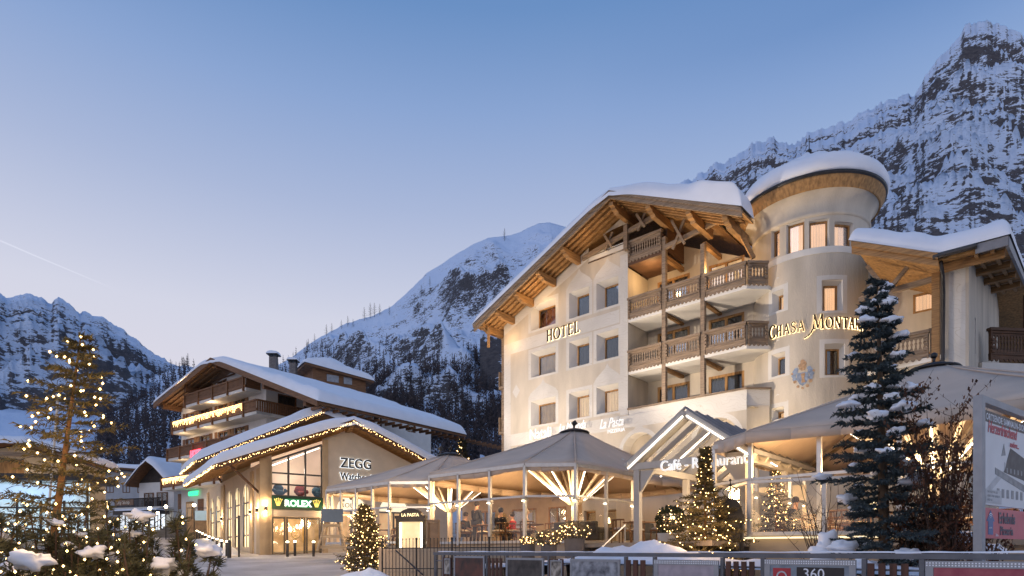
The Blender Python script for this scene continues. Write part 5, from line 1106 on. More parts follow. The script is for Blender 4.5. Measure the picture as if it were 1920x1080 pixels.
for s_ in(-1,1):
    q=MB(); q.quad(G(GW/2,zP+.12,-.15),G(GW/2+s_*hw,zE+.1,-.15),G(GW/2+s_*hw,zE+.1,7),G(GW/2,zP+.12,7)); q.build('roof_glass',GLS if s_<0 else mat('frosted_roof',(.33,.31,.30),.35,.2,2),cg)
    q=MB()
    for k in range(10): d=-.1+k*.75; q.bar(G(GW/2,zP+.18,d),G(GW/2+s_*hw,zE+.15,d),.07,.06)
    q.bar(G(GW/2+s_*hw,zE+.1,-.2),G(GW/2+s_*hw,zE+.1,7),.14,.12)
    q.build('roof_bar',TIN if s_>0 else GRY,cg)
q=MB(); q.quad(G(.1,zE+.12,.02),G(GW-.1,zE+.12,.02),G(GW/2+.02,zP-.1,.02),G(GW/2-.02,zP-.1,.02)); q.build('gable_glass',GLS,cg)
q=thing('cafe_sign',G(GW/2,zE,-.3),'white glowing letters reading Café - Restaurant under the entrance gable','sign')
x0=G.t(1239,-.3); x1=G.t(1387,-.3); a=MB(); text(a,'Café - Restaurant',.42,lambda x,z,d:Vector((x,0,0)),.02,.01); kx=(x1-x0)/max(v[0] for v in a.v)
zc=G.tz(1240,884,-.3)[1]; a=MB(); text(a,'Café - Restaurant',.46,lambda x,z,d:G(x0+x*kx,zc+z,-.34-d),.08,.0); a.build('lettering',WHL,q)
q=MB(); q.sbox(G,.5,GW-.5,.2,2.5,7.0,7.1); q=tag(q.build('entrance_doors',emit('foyer',(.9,.62,.36),.65,True,.7,1.6)),'warm lit glazed entrance doors at the back of the cafe entrance','door')
# steps and slanting handrail
st=thing('entrance_steps',G(1.8,-.9,-1.2),'wide stone steps rising to the cafe entrance','stairs'); b=MB()
for k in range(6): b.sbox(G,-1.5-k*.0,GW+.6,-1.3,.18-k*.2,-.35*(k+1),-.35*k+.0 if k else .2)
b.build('steps',TERR,st)
hr=thing('handrail',W(1120,1036,17.8),'pale slanting metal handrail in front of the middle glass screen','handrail'); b=MB(); a,c=W(1118,1036,17.6),W(1172,984,19.3); b.tube([a,c],.025,6); b.tube([c,c+Vector((0,0,-1.0))],.02,6); b.tube([a,a+Vector((0,0,-.8))],.02,6); b.build('rail',ALU,hr)
# ------------------------------------------------------------------ furniture behind the glass
CHW=wood('chair_wood',(.16,.08,.035)); FUR=mat('sheepskin',(.42,.36,.30),.95,.15,8,.6,30); SOF=mat('sofa_grey',(.09,.085,.08),.9,.2,4,.3)
def chair0():
    t=thing('wooden_chair',(0,0,0),'','chair'); 
    def part(n,f,m): b=MB(); f(b); return b.build(n,m,t,local=True)
    part('seat',lambda b:b.box((-.24,-.24,.42),(.24,.24,.47)),CHW); part('cushion',lambda b:b.ball((0,0,.50),.26,10,6,(1,1,.28),.1),FUR)
    part('backrest',lambda b:[b.tube([(.25*math.cos(a),.05+.25*math.sin(a),.80) for a in [math.pi*k/8 for k in range(9)]],.03,6)]+[b.tube([(.25*math.cos(a),.05+.25*math.sin(a),.46),(.25*math.cos(a),.05+.25*math.sin(a),.8)],.015,5) for a in [math.pi*k/6 for k in range(7)]],CHW)
    for x in(-.2,.2):
        for y in(-.2,.2): part('leg',lambda b:b.tube([(x*1.15,y*1.15,0),(x,y,.42)],.022,6),CHW)
    return t
def put(o,loc,rz,label,group=None,first=False):
    c=o if first else copy_tree(o); c.location=loc; c.rotation_euler=(0,0,rz); c['label']=label
    if group: c['group']=group
    return c
ch_=chair0(); FZ=.24; used=[0]
def tab0():
    t=thing('cafe_table',(0,0,0),'','table'); b=MB(); b.box((-.4,-.4,.71),(.4,.4,.75)); b.build('tabletop',CHW,t,local=True); b=MB(); b.tube([(0,0,0),(0,0,.71)],.04,8); b.lathe([(.25,0),(.25,.02),(.05,.05)],(0,0,0),12); b.build('pedestal',METAL,t,local=True)
    return t
tb_=tab0()
places=[(PA,1.3,1.5,'behind the second pane of the middle screen'),(PA,3.3,2.0,'behind the third pane of the middle screen'),(PA,7.2,3.2,'just inside the right end of the middle screen'),(PA,5.6,7.6,'near the hotel wall behind the middle parasol mast'),(PB,2.0,2.0,'under the farthest parasol'),(PA,-.3,5.0,'at the rear left of the middle terrace'),(PC,2.2,2.6,'behind the spruce under the nearest parasol'),(PC,.2,4.6,'near the rear left corner of the nearest parasol'),(PC,4.8,3.2,'under the nearest parasol behind the brown shrub')]
for i,(P,x,y,w_) in enumerate(places):
    put(tb_,P(x,FZ,y),.3*i,'small dark wooden cafe table '+w_,'cafe tables on the terrace',i==0)
    for k,a in enumerate((.2,2.3,4.3)):
        put(ch_,P(x+.75*math.cos(a+i),FZ,y+.75*math.sin(a+i)),a+i-math.pi/2-.73,'sheepskin cushioned chair at the table '+w_,'wooden chairs around the cafe table '+w_,i==0 and k==0)
def sofa(P,x,y,rz,L,label):
    t=thing('sofa',P(x,FZ,y),label,'sofa',rz=rz)
    for nm,(a,b) in (('seat',((-L/2,-.4,.15),(L/2,.35,.42))),('backrest',((-L/2,.25,.42),(L/2,.45,.82))),('armrest',((-L/2-.15,-.4,.15),(-L/2,.45,.6))),('armrest',((L/2,-.4,.15),(L/2+.15,.45,.6)))):
        m=MB(); m.box(a,b); o=m.build(nm,SOF,t,local=True); bv=o.modifiers.new('b','BEVEL'); bv.width=.06; bv.segments=2
sofa(PA,4.9,3.0,-.75+math.pi,1.9,'dark grey sofa facing away behind the front corner of the middle screen'); sofa(PA,6.4,5.2,.8,1.7,'dark grey sofa at the right of the middle terrace')
for P,x,y,lab in ((PA,4.6,5.2,'small table lamp with pale shade glowing behind the sofa'),(PA,8.0,4.0,'small table lamp with pale shade glowing near the entrance'),(PC,2.3,2.6,'small table lamp glowing under the nearest parasol')):
    p=P(x,FZ,y); q=thing('side_table',p,'small round table under the glowing lamp '+lab.split('glowing ')[1],'table'); b=MB(); b.lathe([(.0,.62),(.22,.62),(.22,.65),(.0,.65)],p,12); b.build('tabletop',CHW,q); b=MB(); b.tube([p,p+Vector((0,0,.62))],.03,6); b.build('leg',METAL,q)
    p=p+Vector((0,0,.65)); q=thing('table_lamp',p,lab,'lamp'); b=MB(); b.tube([p,p+Vector((0,0,.22))],.015,6); b.build('stem',METAL,q); b=MB(); b.lathe([(.11,.2),(.08,.42)],p,14); b.build('shade',emit('lamp_shade',(1,.78,.48),4),q); 
# ------------------------------------------------------------------ people sitting and standing inside
SKIN=mat('skin',(.45,.27,.19),.6,.05,6); DKC=mat('dark_coat',(.022,.023,.03),.85,.3,5,.3); BRC=mat('tan_coat',(.26,.18,.12),.9,.2,5,.3); JEAN=mat('dark_trousers',(.03,.035,.05),.9,.2,6); HAIRD=mat('dark_hair',(.02,.014,.01),.7,.3,20); BEAN=mat('wool_beige',(.42,.34,.26),.95,.15,20,.5); REDC=mat('red_wool',(.42,.03,.03),.95,.15,10,.4)
def skin(name,vs,es,rs,m,parent,lv=2):
    me=bpy.data.meshes.new(name); me.from_pydata(vs,es,[]); o=bpy.data.objects.new(name,me); link(o,parent); me.materials.append(m)
    s_=o.modifiers.new('skin','SKIN'); 
    for i,r_ in enumerate(rs): me.skin_vertices[0].data[i].radius=(r_,r_) if not isinstance(r_,tuple) else r_
    me.skin_vertices[0].data[0].use_root=True; s_.use_smooth_shade=True
    d=o.modifiers.new('sub','SUBSURF'); d.levels=d.render_levels=lv; return o
def person(loc,rz,sit,label,coat=DKC,hat=None,hatm=None,sc_=1.0):
    t=thing('person',loc,label,'person',rz=rz); WL[t]=Vector((0,0,0)); hip=.55 if sit else .95
    V=[(0,0,hip),(0,.01,hip+.18),(0,-.0,hip+.38),(0,.01,hip+.50),(0,-.02,hip+.58),(0,-.05,hip+.70),(0,-.055,hip+.79)]; E=[(i,i+1) for i in range(6)]; Rr=[.13,.115,.13,.07,.052,.088,.07]
    def ad(p,j,r): V.append(p); E.append((j,len(V)-1)); Rr.append(r); return len(V)-1
    for s_ in(-1,1):
        a=ad((s_*.17,0,hip+.46),3,.058); a=ad((s_*.23,-.04,hip+.22),a,.042); h=ad((s_*.14,-.27,hip+.16) if sit else (s_*.24,-.14,hip+.02),a,.03); h2=ad(tuple(Vector(V[h])+Vector((-s_*.02,-.07,0) if sit else (0,-.03,-.07))),h,.03)
        for k in range(4): o=Vector((s_*(k-1.5)*.02,-.06,-.012) if sit else ((k-1.5)*.018,-.02,-.065)); f1=ad(tuple(Vector(V[h2])+o),h2,.0095); ad(tuple(Vector(V[f1])+o*.5+Vector((0,0,-.015))),f1,.008)
        ad(tuple(Vector(V[h])+Vector((-s_*.045,-.04,.0))),h,.0095)
    for s_ in(-1,1):
        a=ad((s_*.10,-.02,hip-.03),0,.09)
        if sit: k=ad((s_*.13,-.43,hip-.02),a,.06); f=ad((s_*.13,-.40,.09),k,.042); ad((s_*.13,-.54,.04),f,.035)
        else: k=ad((s_*.11,-.02,.50),a,.06); f=ad((s_*.11,.02,.09),k,.042); ad((s_*.12,-.13,.04),f,.035)
    body=skin('body',V,E,Rr,SKIN,t)
    vc=[V[0],V[1],V[2],V[3],(0,.0,hip+.54)]; ec=[(0,1),(1,2),(2,3),(3,4)]; rc=[(.19,.15),(.18,.14),(.19,.15),(.13,.11),.075]
    for s_ in(-1,1): vc+=[(s_*.19,0,hip+.45),(s_*.25,-.04,hip+.22),((s_*.16,-.23,hip+.17) if sit else (s_*.25,-.11,hip+.06))]; n=len(vc); ec+=[(3,n-3),(n-3,n-2),(n-2,n-1)]; rc+=[.085,.065,.052]
    skin('coat',vc,ec,rc,coat,t)
    vt=[V[0]]; et=[]; rt=[.16]
    for s_ in(-1,1):
        vt+=[(s_*.10,-.02,hip-.03)]+([(s_*.13,-.43,hip-.02),(s_*.13,-.40,.12)] if sit else [(s_*.11,-.02,.5),(s_*.11,.02,.12)]); n=len(vt); et+=[(0,n-3),(n-3,n-2),(n-2,n-1)]; rt+=[.105,.075,.06]
    skin('trousers',vt,et,rt,JEAN,t)
    hd=Vector((0,-.055,hip+.76))
    b=MB(); b.ball(hd+Vector((0,.02,.02)),.118,14,10,(.88,1,1),.05); b.build('hair' if not hat else 'hat',hatm or HAIRD,t,True,True)
    b=MB(); b.prism([(-.015,-.04),(.015,-.04),(0,.02)],lambda x,z,d:Vector((x,-.055-.09-d,hip+.73+z)),-.0,.035); 
    for s_ in(-1,1): b.ball((s_*.033,-.055-.088,hip+.765),.012,6,4)
    b.build('face',SKIN,t,True,True); t.scale=(sc_,)*3
    return t
def at(u,Y): return Vector(((u-960)/F*Y,Y,FZ))
person(at(893,25.6),2.4,False,'standing person in a long dark coat behind the second pane of the middle screen',DKC,None,None,1.0)
person(at(938,23.6),math.pi-.6,True,'person in a black coat and dark wool hat seated with their back to the street',DKC,True,DKC)
person(at(985,24.6),1.2,True,'seated person in a beige wool hat and tan coat on the grey sofa',BRC,True,BEAN)
person(at(962,24.3),-1.9,True,'seated person in a red jumper beside the beige hatted person',REDC,None,HAIRD,.9)
person(at(872,26.4),1.0,True,'seated person in dark clothes at the left of the middle terrace',DKC,None,HAIRD)
person(at(1490,19.0),.4,True,'seated person in a dark coat under the nearest parasol',DKC,None,HAIRD)
# ------------------------------------------------------------------ conifers
def conifer(name,base,h,r,label,cat='tree',nb=90,tw=9,nd=16,nl=.035,col=(.03,.045,.03),col2=(.012,.02,.014),lean=(0,0),seed=1,droop=.25,sparse=0,snow=0,trc=(.12,.08,.05),low=.05,trr=.018,power=.85,group=None,rise=.18,nw=.16,bulbn=0,bulbr=.012,bl=None,snowr=.1,prof=None):
    rnd=random.Random(seed); t=thing(name,base,label,cat,group); B=Vector(base); top=B+Vector((lean[0],lean[1],h))
    q=MB(); q.tube([B+Vector((0,0,-.3)),B.lerp(top,.33),B.lerp(top,.66),top],[h*trr,h*trr*.75,h*trr*.42,h*.002],8); q.build('trunk',mat(name+'_bark',trc,.9,.3,6,.5,20),t,True)
    m=MB(); br=MB(); tips=[]; snp=[]
    nm=mat('needles_'+name+str(seed),col,.75,.3,7,col2=col2)
    for i in range(nb):
        f=low+(1-low)*((i+.5)/nb)**.92; az_=i*2.39996+rnd.random()*.5
        L=(lerpt(prof,f) if prof else r*(1-f)**power+.04*h*.3)*((.72+.5*rnd.random()) if not snow else (.55+.75*rnd.random())); o=B.lerp(top,f); d=Vector((math.cos(az_),math.sin(az_),0)); up0=rise*(.3+f)
        pts=[]; K_=7
        for k in range(K_+1):
            s_=k/K_; pts.append(o+d*L*s_+Vector((0,0,L*(up0*s_-droop*(1-f*.7)*s_*(1-s_*.55)*1.3))))
        br.tube(pts,[max(.004,L*.014*(1-k/K_*.8)) for k in range(K_+1)],4,False)
        side=Vector((-d.y,d.x,0))
        nt_=max(3,int(tw*L/r)+2)
        for j in range(nt_+1):
            s_=.15+.85*j/nt_; 
            if sparse and rnd.random()<sparse and s_<.6: continue
            k=min(K_-1,int(s_*K_)); p=pts[k].lerp(pts[k+1],s_*K_-k); tl_=L*.36*(1.12-s_)*(.6+.7*rnd.random())+nl*1.2
            for sg in ((-1,1) if j<nt_ else (0,)):
                e=(d*(.75 if sg else 1)+side*sg*.8+Vector((0,0,rnd.uniform(-.38,.34)))).normalized()
                q_=p+e*tl_; n=max(4,int(nd*tl_/(L*.3+.05)))
                for a_ in range(n):
                    z_=(a_+rnd.random())/n; c=p+e*tl_*z_; ang=rnd.random()*6.28; w_=side*math.cos(ang)+Vector((0,0,math.sin(ang))); nn=(e*.75+w_*.8).normalized()*nl*(.7+.5*rnd.random()); x=nn.cross(Vector((rnd.random(),rnd.random(),rnd.random()))).normalized()*nl*nw
                    m.add([c-x,c+x,c+nn],[(0,1,2)])
                tips.append(q_)
        snp.append((pts[-2],pts[-3],L,az_,f))
    br.build('branches',mat(name+'_twig',(.07,.045,.03),.9,.3,6),t); m.build('crown',nm,t)
    if snow:
        cand=[x for x in snp if .02<x[4]<.98]; rnd.shuffle(cand)
        for (p,p2,L,az_,f) in cand[:snow]:
            b=MB(); rr=snowr*(.75+.8*rnd.random())*(1-.5*f); c=p.lerp(p2,rnd.random()*1.2-.5); b.ball(c+Vector((0,0,rr*.62)),rr,14,10,(1.35,1.0,.6),.95); b.build('snow_clump',SNOW,t,True)
    if bulbn:
        rnd.shuffle(tips); ts=tips[:bulbn]; b=MB(); bulbs(b,ts,bulbr); q=thing('light_string',base,bl,'fairy lights'); w_=MB(); sp=[]
        for k in range(160): f=.06+.9*k/160; a=k*.42; o=B.lerp(top,f); R_=r*(1-f)**power*.75; sp.append(o+Vector((math.cos(a)*R_,math.sin(a)*R_,-.05)))
        w_.tube(sp,.004,3,False); w_.build('cable',METAL,q); o=b.build('bulbs',BULB,q); o['kind']='stuff'
    return t
# big decorated fir at the left
tb0=W(98,930,8.2); tb0.z=-1.45; tt=W(151,632,8.2)
conifer('christmas_tree',(-6.35,8.2,-1.45),4.3,1.42,'slim sparse christmas tree with amber fairy lights and a leaning trunk','christmas tree',nb=74,tw=10,nd=19,nl=.07,col=(.20,.15,.05),col2=(.06,.058,.028),lean=(tt.x+6.35,0),seed=11,droop=.16,low=.10,trc=(.26,.13,.05),trr=.017,power=.85,rise=.25,nw=.15,bulbn=200,bulbr=.020,bl='amber fairy lights strung over the tall left christmas tree')
# blue spruce with snow
p=W(1662,1045,10.6)
conifer('spruce_tree',(p.x,p.y,-.75),5.45,1.14,'dark blue green spruce with lumps of snow on its branches beside the street fence','tree',nb=112,tw=11,nd=30,nl=.062,col=(.075,.10,.10),col2=(.024,.036,.042),lean=(-.16,0),seed=5,droop=.10,low=.03,trr=.02,power=.85,rise=.10,nw=.22,snow=58,snowr=.12)
# lit trees near the terrace
p=W(1322,1040,14.4)
conifer('christmas_tree',(p.x,p.y,-.9),3.3,1.2,'bushy christmas tree full of warm lights in front of the cafe entrance','christmas tree',nb=92,tw=8,nd=15,nl=.08,col=(.17,.12,.04),col2=(.06,.05,.02),seed=21,droop=.2,low=.03,prof=[(0,1.1),(.28,1.05),(.45,.86),(.6,.55),(.7,.24),(.78,.10),(1,.03)],power=.9,nw=.16,bulbn=300,bulbr=.015,bl='warm fairy lights covering the tree before the cafe entrance')
p=W(684,1052,20.5)
conifer('christmas_tree',(p.x,p.y,-.78),2.3,.92,'small christmas tree full of warm lights beside the menu showcase','christmas tree',nb=84,tw=7,nd=12,nl=.09,col=(.18,.13,.05),col2=(.07,.055,.025),seed=31,droop=.2,low=.04,power=.75,nw=.18,bulbn=260,bulbr=.019,bl='warm fairy lights covering the small tree beside the showcase')
p=W(867,860,44)
conifer('christmas_tree',(p.x,p.y,3.2),4.8,1.0,'distant narrow christmas tree glowing above the farthest parasol','christmas tree',nb=60,tw=4,nd=7,nl=.14,col=(.05,.045,.02),col2=(.02,.02,.01),seed=41,droop=.2,low=.04,power=.8,nw=.2,bulbn=75,bulbr=.045,bl='warm fairy lights on the distant narrow tree')
p=W(1455,950,17.5)
conifer('christmas_tree',(p.x,p.y,.28),2.0,.55,'little lit christmas tree standing behind the glass windbreak','christmas tree',nb=60,tw=5,nd=8,nl=.06,col=(.07,.055,.02),col2=(.03,.026,.012),seed=51,droop=.2,low=.05,power=.8,nw=.18,bulbn=110,bulbr=.018,bl='warm fairy lights on the little tree behind the windbreak')
for (u,v,Y,e) in ((1322,960,13.2,45),(1300,1010,13.2,20),(684,980,19.2,40),(170,830,7.2,26),(165,700,7.4,14),(100,960,7.0,22),(60,860,7.4,14),(300,960,5.6,12),(200,930,5.5,14),(395,1030,5.8,8),(60,940,5.2,14)): lamp('tree_glow',W(u,v,Y),e,(1,.62,.28),size=.4)
# mountain pine bushes with snow and lights, bottom left
def pine_bush(u,v,Y,r,h,label,seed,bulb=30,snow=6,ns=90):
    p=W(u,v,Y); zt_=p.z; zb=gz(p.x,p.y); rnd=random.Random(seed); t=thing('pine_bush',(p.x,p.y,zb),label,'bush','mountain pine bushes by the left tree'); m=MB(); s_=MB(); tips=[]
    for i in range(ns):
        a=rnd.random()*6.28; q=math.sqrt(rnd.random()); e=Vector((p.x+math.cos(a)*r*q,p.y+math.sin(a)*r*q*.8,zb+(zt_-zb)*(1-.5*q*q)*(.45+.6*rnd.random()))); b0=Vector((p.x+math.cos(a)*r*.25,p.y+math.sin(a)*r*.25,zb)); mid=b0.lerp(e,.6)+Vector((math.cos(a)*.1,math.sin(a)*.1,-.1))
        e=e+Vector((rnd.uniform(-.12,.12),rnd.uniform(-.12,.12),rnd.uniform(-.08,.05))); s_.tube([b0,mid,e],[.018,.012,.006],4,False); d=(e-mid).normalized()
        for f in (1,.72,.48):
            cc=mid.lerp(e,f)+Vector((rnd.uniform(-.1,.1),rnd.uniform(-.1,.1),rnd.uniform(-.06,.06)))*(1.3-f); L_=rnd.uniform(.07,.12)
            for k in range(62):
                w_=Vector((rnd.gauss(0,1),rnd.gauss(0,1),rnd.gauss(0,1))).normalized(); nn=(d*.45+w_).normalized()*L_; x=nn.cross(Vector((rnd.random(),rnd.random(),.3))).normalized()*.0085; c=cc+w_*.02-d*rnd.random()*.08; m.add([c-x,c+x,c+nn],[(0,1,2)])
        tips.append(e)
    s_.build('stems',mat('pine_stem',(.10,.06,.04),.9,.3,6),t); m.build('foliage',mat('pine_needles',(.13,.12,.055),.8,.3,5,col2=(.04,.045,.025)),t)
    for k in range(snow):
        e=rnd.choice(tips); b=MB(); rr=.035+.075*rnd.random()**1.5; b.ball(e+Vector((0,-.07,.03)),rr*1.15,14,10,(1.3,1,.62),1.1); b.build('snow_clump',SNOW,t,True)
    if bulb: q=thing('light_string',(p.x,p.y,zb),'warm fairy lights in the '+label.split(' with')[0],'fairy lights'); b=MB(); bulbs(b,[e+Vector((rnd.uniform(-.1,.1),-.08,rnd.uniform(-.1,.05))) for e in rnd.sample(tips,min(bulb,len(tips)))],.015); o=b.build('bulbs',BULB,q); o['kind']='stuff'
pine_bush(60,960,6.2,.95,0,'broad mountain pine bush at the bottom left corner with snow lumps',1,110,26,150)
pine_bush(185,925,6.6,.75,0,'tall mountain pine bush right of the leaning trunk with big snow lump',2,90,20,120)
pine_bush(290,955,6.4,.62,0,'low mountain pine bush in the middle of the row with snow on top',3,70,20,100)
pine_bush(395,1042,6.6,.42,0,'small round pine bush at the right end of the row with snow caps',4,50,14,70)
pine_bush(10,1010,5.2,.8,0,'nearest mountain pine bush at the left picture edge with snow',5,80,20,120)
sp=thing('flag_pole',(*W(108,760,30).xy,gz(0,30)),'thin pale flag pole slanting up behind the left christmas tree','pole'); b=MB(); a=W(103,770,30); b.tube([Vector((a.x-.5,a.y,gz(0,30))),W(109,742,30)],.06,6); b.build('pole',ALU,sp); b=MB(); b.ball(W(109,742,30),.12,8,6); b.build('finial',ALU,sp)
# ------------------------------------------------------------------ shrubs beside the spruce
LEAF=mat('dry_leaf',(.15,.065,.03),.8,.35,6,col2=(.05,.022,.014)); TWG=mat('shrub_twig',(.07,.045,.032),.85,.3,8)
def shrub(u,Y,zb,h,r,n,label,seed,leaves=0,fan=1.0):
    p=W(u,1040,Y); rnd=random.Random(seed); t=thing('shrub',(p.x,p.y,zb),label,'shrub'); s_=MB(); l_=MB()
    for i in range(n):
        a=rnd.random()*6.28; L=h*(.55+.45*rnd.random()); sp_=r*(.3+.8*rnd.random())*fan; e=Vector((p.x+math.cos(a)*sp_,p.y+math.sin(a)*sp_*.6,zb+L)); b0=Vector((p.x+math.cos(a)*.12,p.y+math.sin(a)*.12,zb-.1))
        pts=[b0.lerp(e,k/7)+Vector((math.cos(a)*.14*math.sin(k/7*3.1)*-1+rnd.uniform(-.03,.03),rnd.uniform(-.03,.03),.0)) for k in range(8)]; s_.tube(pts,[.017*(1-k/8.5) for k in range(8)],5,False)
        for j in range(9):
            k=1+rnd.random()*5.9; q=pts[int(k)].lerp(pts[min(7,int(k)+1)],k%1); d=Vector((rnd.uniform(-1,1),rnd.uniform(-1,1),rnd.uniform(.2,1.2))).normalized()*L*.16*(.5+rnd.random()); q2=q+d; s_.tube([q,q.lerp(q2,.5)+Vector((0,0,-.02)),q2],[.006,.004,.002],3,False)
            for m_ in range(leaves):
                c=q.lerp(q2,rnd.random())+Vector((rnd.uniform(-.05,.05),rnd.uniform(-.05,.05),rnd.uniform(-.06,.03))); x=Vector((rnd.gauss(0,1),rnd.gauss(0,1),rnd.gauss(0,1))).normalized()*.022; y=Vector((rnd.gauss(0,.6),rnd.gauss(0,.6),-1)).normalized()*.038; l_.add([c-y,c+x,c+y,c-x],[(0,1,2),(0,2,3)])
    s_.build('stems',TWG,t)
    if leaves: l_.build('leaves',LEAF,t)
shrub(1765,9.9,-.9,3.55,.72,34,'tall shrub with dry reddish brown leaves between the spruce and the sign',3,12)
shrub(1700,10.3,-.9,2.3,.5,14,'lower leafy brown shrub growing against the spruce',8,11)
shrub(1845,9.6,-.9,1.6,.5,14,'short shrub with dry leaves behind the sign post',9,11,1.3)
shrub(1545,11.6,-.9,2.35,.75,18,'bare many stemmed shrub in front of the windbreak',4,0,1.1)
b=MB(); c=W(1552,1022,11.2); b.ball(c,.19,16,12,(1,1,1.25),.5); b.ball(c+Vector((-.1,0,-.18)),.2,14,10,(1.1,1,1.2),.5); solo(b,'snowy_bush',SNOW,'small round bush buried under a tall cap of snow left of the spruce','bush',smooth=True)
b=MB(); c=W(1800,1030,10.4); b.ball(c,.22,16,12,(1.3,1,.9),.5); b.ball(c+Vector((.55,.1,-.05)),.2,14,10,(1.3,1,.8),.5); solo(b,'snow_heap',SNOW,'small heap of snow at the foot of the brown shrub','snow heap',smooth=True)
# ------------------------------------------------------------------ things around the terrace
POT=mat('stone_pot',(.12,.105,.095),.8,.15,4,.2); POTL=mat('pale_pot',(.45,.42,.38),.7,.1,4)
def planter(u,v,Y,rp,hp,rb,label,lights,seed,potm=POT,ball=False,topv=None):
    p=W(u,v,Y); rnd=random.Random(seed); zb=p.z-hp; t=thing('planter',(p.x,p.y,zb),label,'planter'); b=MB(); b.lathe([(.01,0),(rp*.7,0),(rp*.9,hp*.5),(rp,hp*.97),(rp*1.04,hp),(rp*.9,hp),(rp*.85,hp*.9),(.01,hp*.9)],(p.x,p.y,zb),24); b.build('pot',potm,t,True)
    m=MB(); c=Vector((p.x,p.y,zb+hp+rb*(.9 if ball else .45))); sq=(1,1,1) if ball else (1,1,.62); tips=[]
    for i in range(1500):
        d=Vector((rnd.gauss(0,1),rnd.gauss(0,1),rnd.gauss(0,1))).normalized(); k=rb*(.75+.3*rnd.random()+.12*noise.noise(d*2.5+Vector((seed,0,0)))); e=c+Vector((d.x*sq[0],d.y*sq[1],d.z*sq[2]))*k; x=d.cross(Vector((rnd.random(),rnd.random(),rnd.random()))).normalized()*rb*.09; y=(d+Vector((rnd.uniform(-.6,.6),rnd.uniform(-.6,.6),rnd.uniform(-.6,.6)))).normalized()*rb*.13
        m.add([e-x,e+x,e+y],[(0,1,2)])
        if i%12==0: tips.append(c+(e-c)*1.06)
    m.build('plant',mat('box_leaf' if ball else 'heather',(.05,.055,.02) if ball else (.30,.24,.17),.7,.4,9,col2=(.018,.022,.01) if ball else (.05,.045,.02)),t)
    if lights: q=thing('light_string',(p.x,p.y,zb+hp),'warm fairy lights in the '+label,'fairy lights'); b=MB(); bulbs(b,[e for e in tips if e.y<p.y+rb*.5][:lights],.016); o=b.build('bulbs',BULB,q); o['kind']='stuff'; lamp('tree_glow',(p.x,p.y-rb*1.5,p.z+.35),5,(1,.62,.28),size=.2)
planter(990,1021,16.6,.2,.75,.21,'smallest dark planter at the left of the three lit pots',36,1)
planter(1029,1020,16.2,.22,.8,.33,'middle dark planter with a wide lit heather mound',60,2)
planter(1077,1009,16.0,.27,1.0,.40,'tallest dark planter with a spreading lit plant',70,3)
planter(1257,1000,16.4,.34,.85,.38,'big pale pot with a clipped ball bush dotted with lights',40,4,POTL,True)
# arched menu board
mbd=thing('menu_board',W(1368,1035,14.8),'dark free standing menu board with a rounded top beside the lit tree','menu board'); p=W(1368,1035,14.8); S=Fr(p.x,p.y,.9,-.44); x0,x1=-.30,.30
q=MB(); q.prism([(x0,-1.1),(x1,-1.1),(x1,.85)]+[(.30*math.cos(math.pi*k/12),.85+.42*math.sin(math.pi*k/12)) for k in range(13)]+[(x0,.85)],S,0,.28); q.build('cabinet',mat('black_board',(.035,.028,.022),.4,.2,4),mbd)
q=MB(); q.sbox(S,x0-.03,x1+.03,.80,.88,-.05,.3); q.build('moulding',METAL,mbd); q=MB(); q.sbox(S,x0+.07,x1-.07,-.6,.7,-.02,-.001); q.build('menu_panel',mat('menu_dark',(.07,.055,.045),.3,.2,3),mbd)
q=MB()
for s_ in(-1,1): q.tube([S(s_*.05+s_*.13*math.sin(a*.7)*1.0,1.3+.06*a,.14) for a in range(6)],.012,5)
q.tube([S(0,1.25,.14),S(0,1.72,.14)],.014,5); q.ball(S(0,1.72,.14),.035,6,4); q.build('iron_ornament',METAL,mbd)
# menu showcase with arched name board
p=W(769,1022,20.8); S=Fr(p.x,p.y,.96,-.28); sc_=thing('menu_showcase',(p.x,p.y,gz(p.x,p.y)),'lit dark metal menu showcase with an arched top board by the iron fence','showcase')
q=MB(); q.sbox(S,-.52,-.44,-.75,1.05,-.02,.1); q.sbox(S,.46,.54,-.75,1.05,-.02,.1); q.sbox(S,-.52,.54,1.0,1.1,-.03,.14); q.sbox(S,-.52,.54,-.02,.06,-.03,.14); q.build('frame',METAL,sc_)
q=MB(); q.prism([(-.56,1.101),(.58,1.101),(.58,1.2)]+[(.02+.42*math.cos(math.pi*k/10),1.2+.24*math.sin(math.pi*k/10)) for k in range(11)]+[(-.56,1.2)],S,-.04,.12); q.build('arched_top',METAL,sc_)
q=MB(); text(q,'LA PASTA',.15,lambda a,b,c:S(.02+a,1.17+b,-.05-c),.01,.003,align='CENTER'); q.build('lettering',emit('gold_letter',(1,.75,.4),1.5),sc_)
q=MB(); q.sbox(S,-.43,.45,.07,.99,.05,.06); q.build('display_panel',emit('showcase_light',(1,.70,.40),.75,True,.5,4),sc_)
for x in (-.38,.40): q=MB(); q.sbox(S,x-.02,x+.02,.1,.96,.02,.04); q.build('light_tube',emit('tube_white',(1,.92,.78),6,False),sc_)
# small second showcase wing
q=MB(); q.sbox(S,.62,.68,-.7,1.0,-.02,.08); q.sbox(S,1.0,1.05,-.7,1.0,-.02,.08); q.sbox(S,.62,1.05,.95,1.05,-.03,.1); q.sbox(S,.69,.99,.1,.94,.03,.04); q.build('side_case',mat('case_brown',(.20,.13,.08),.5,.2,4),sc_)
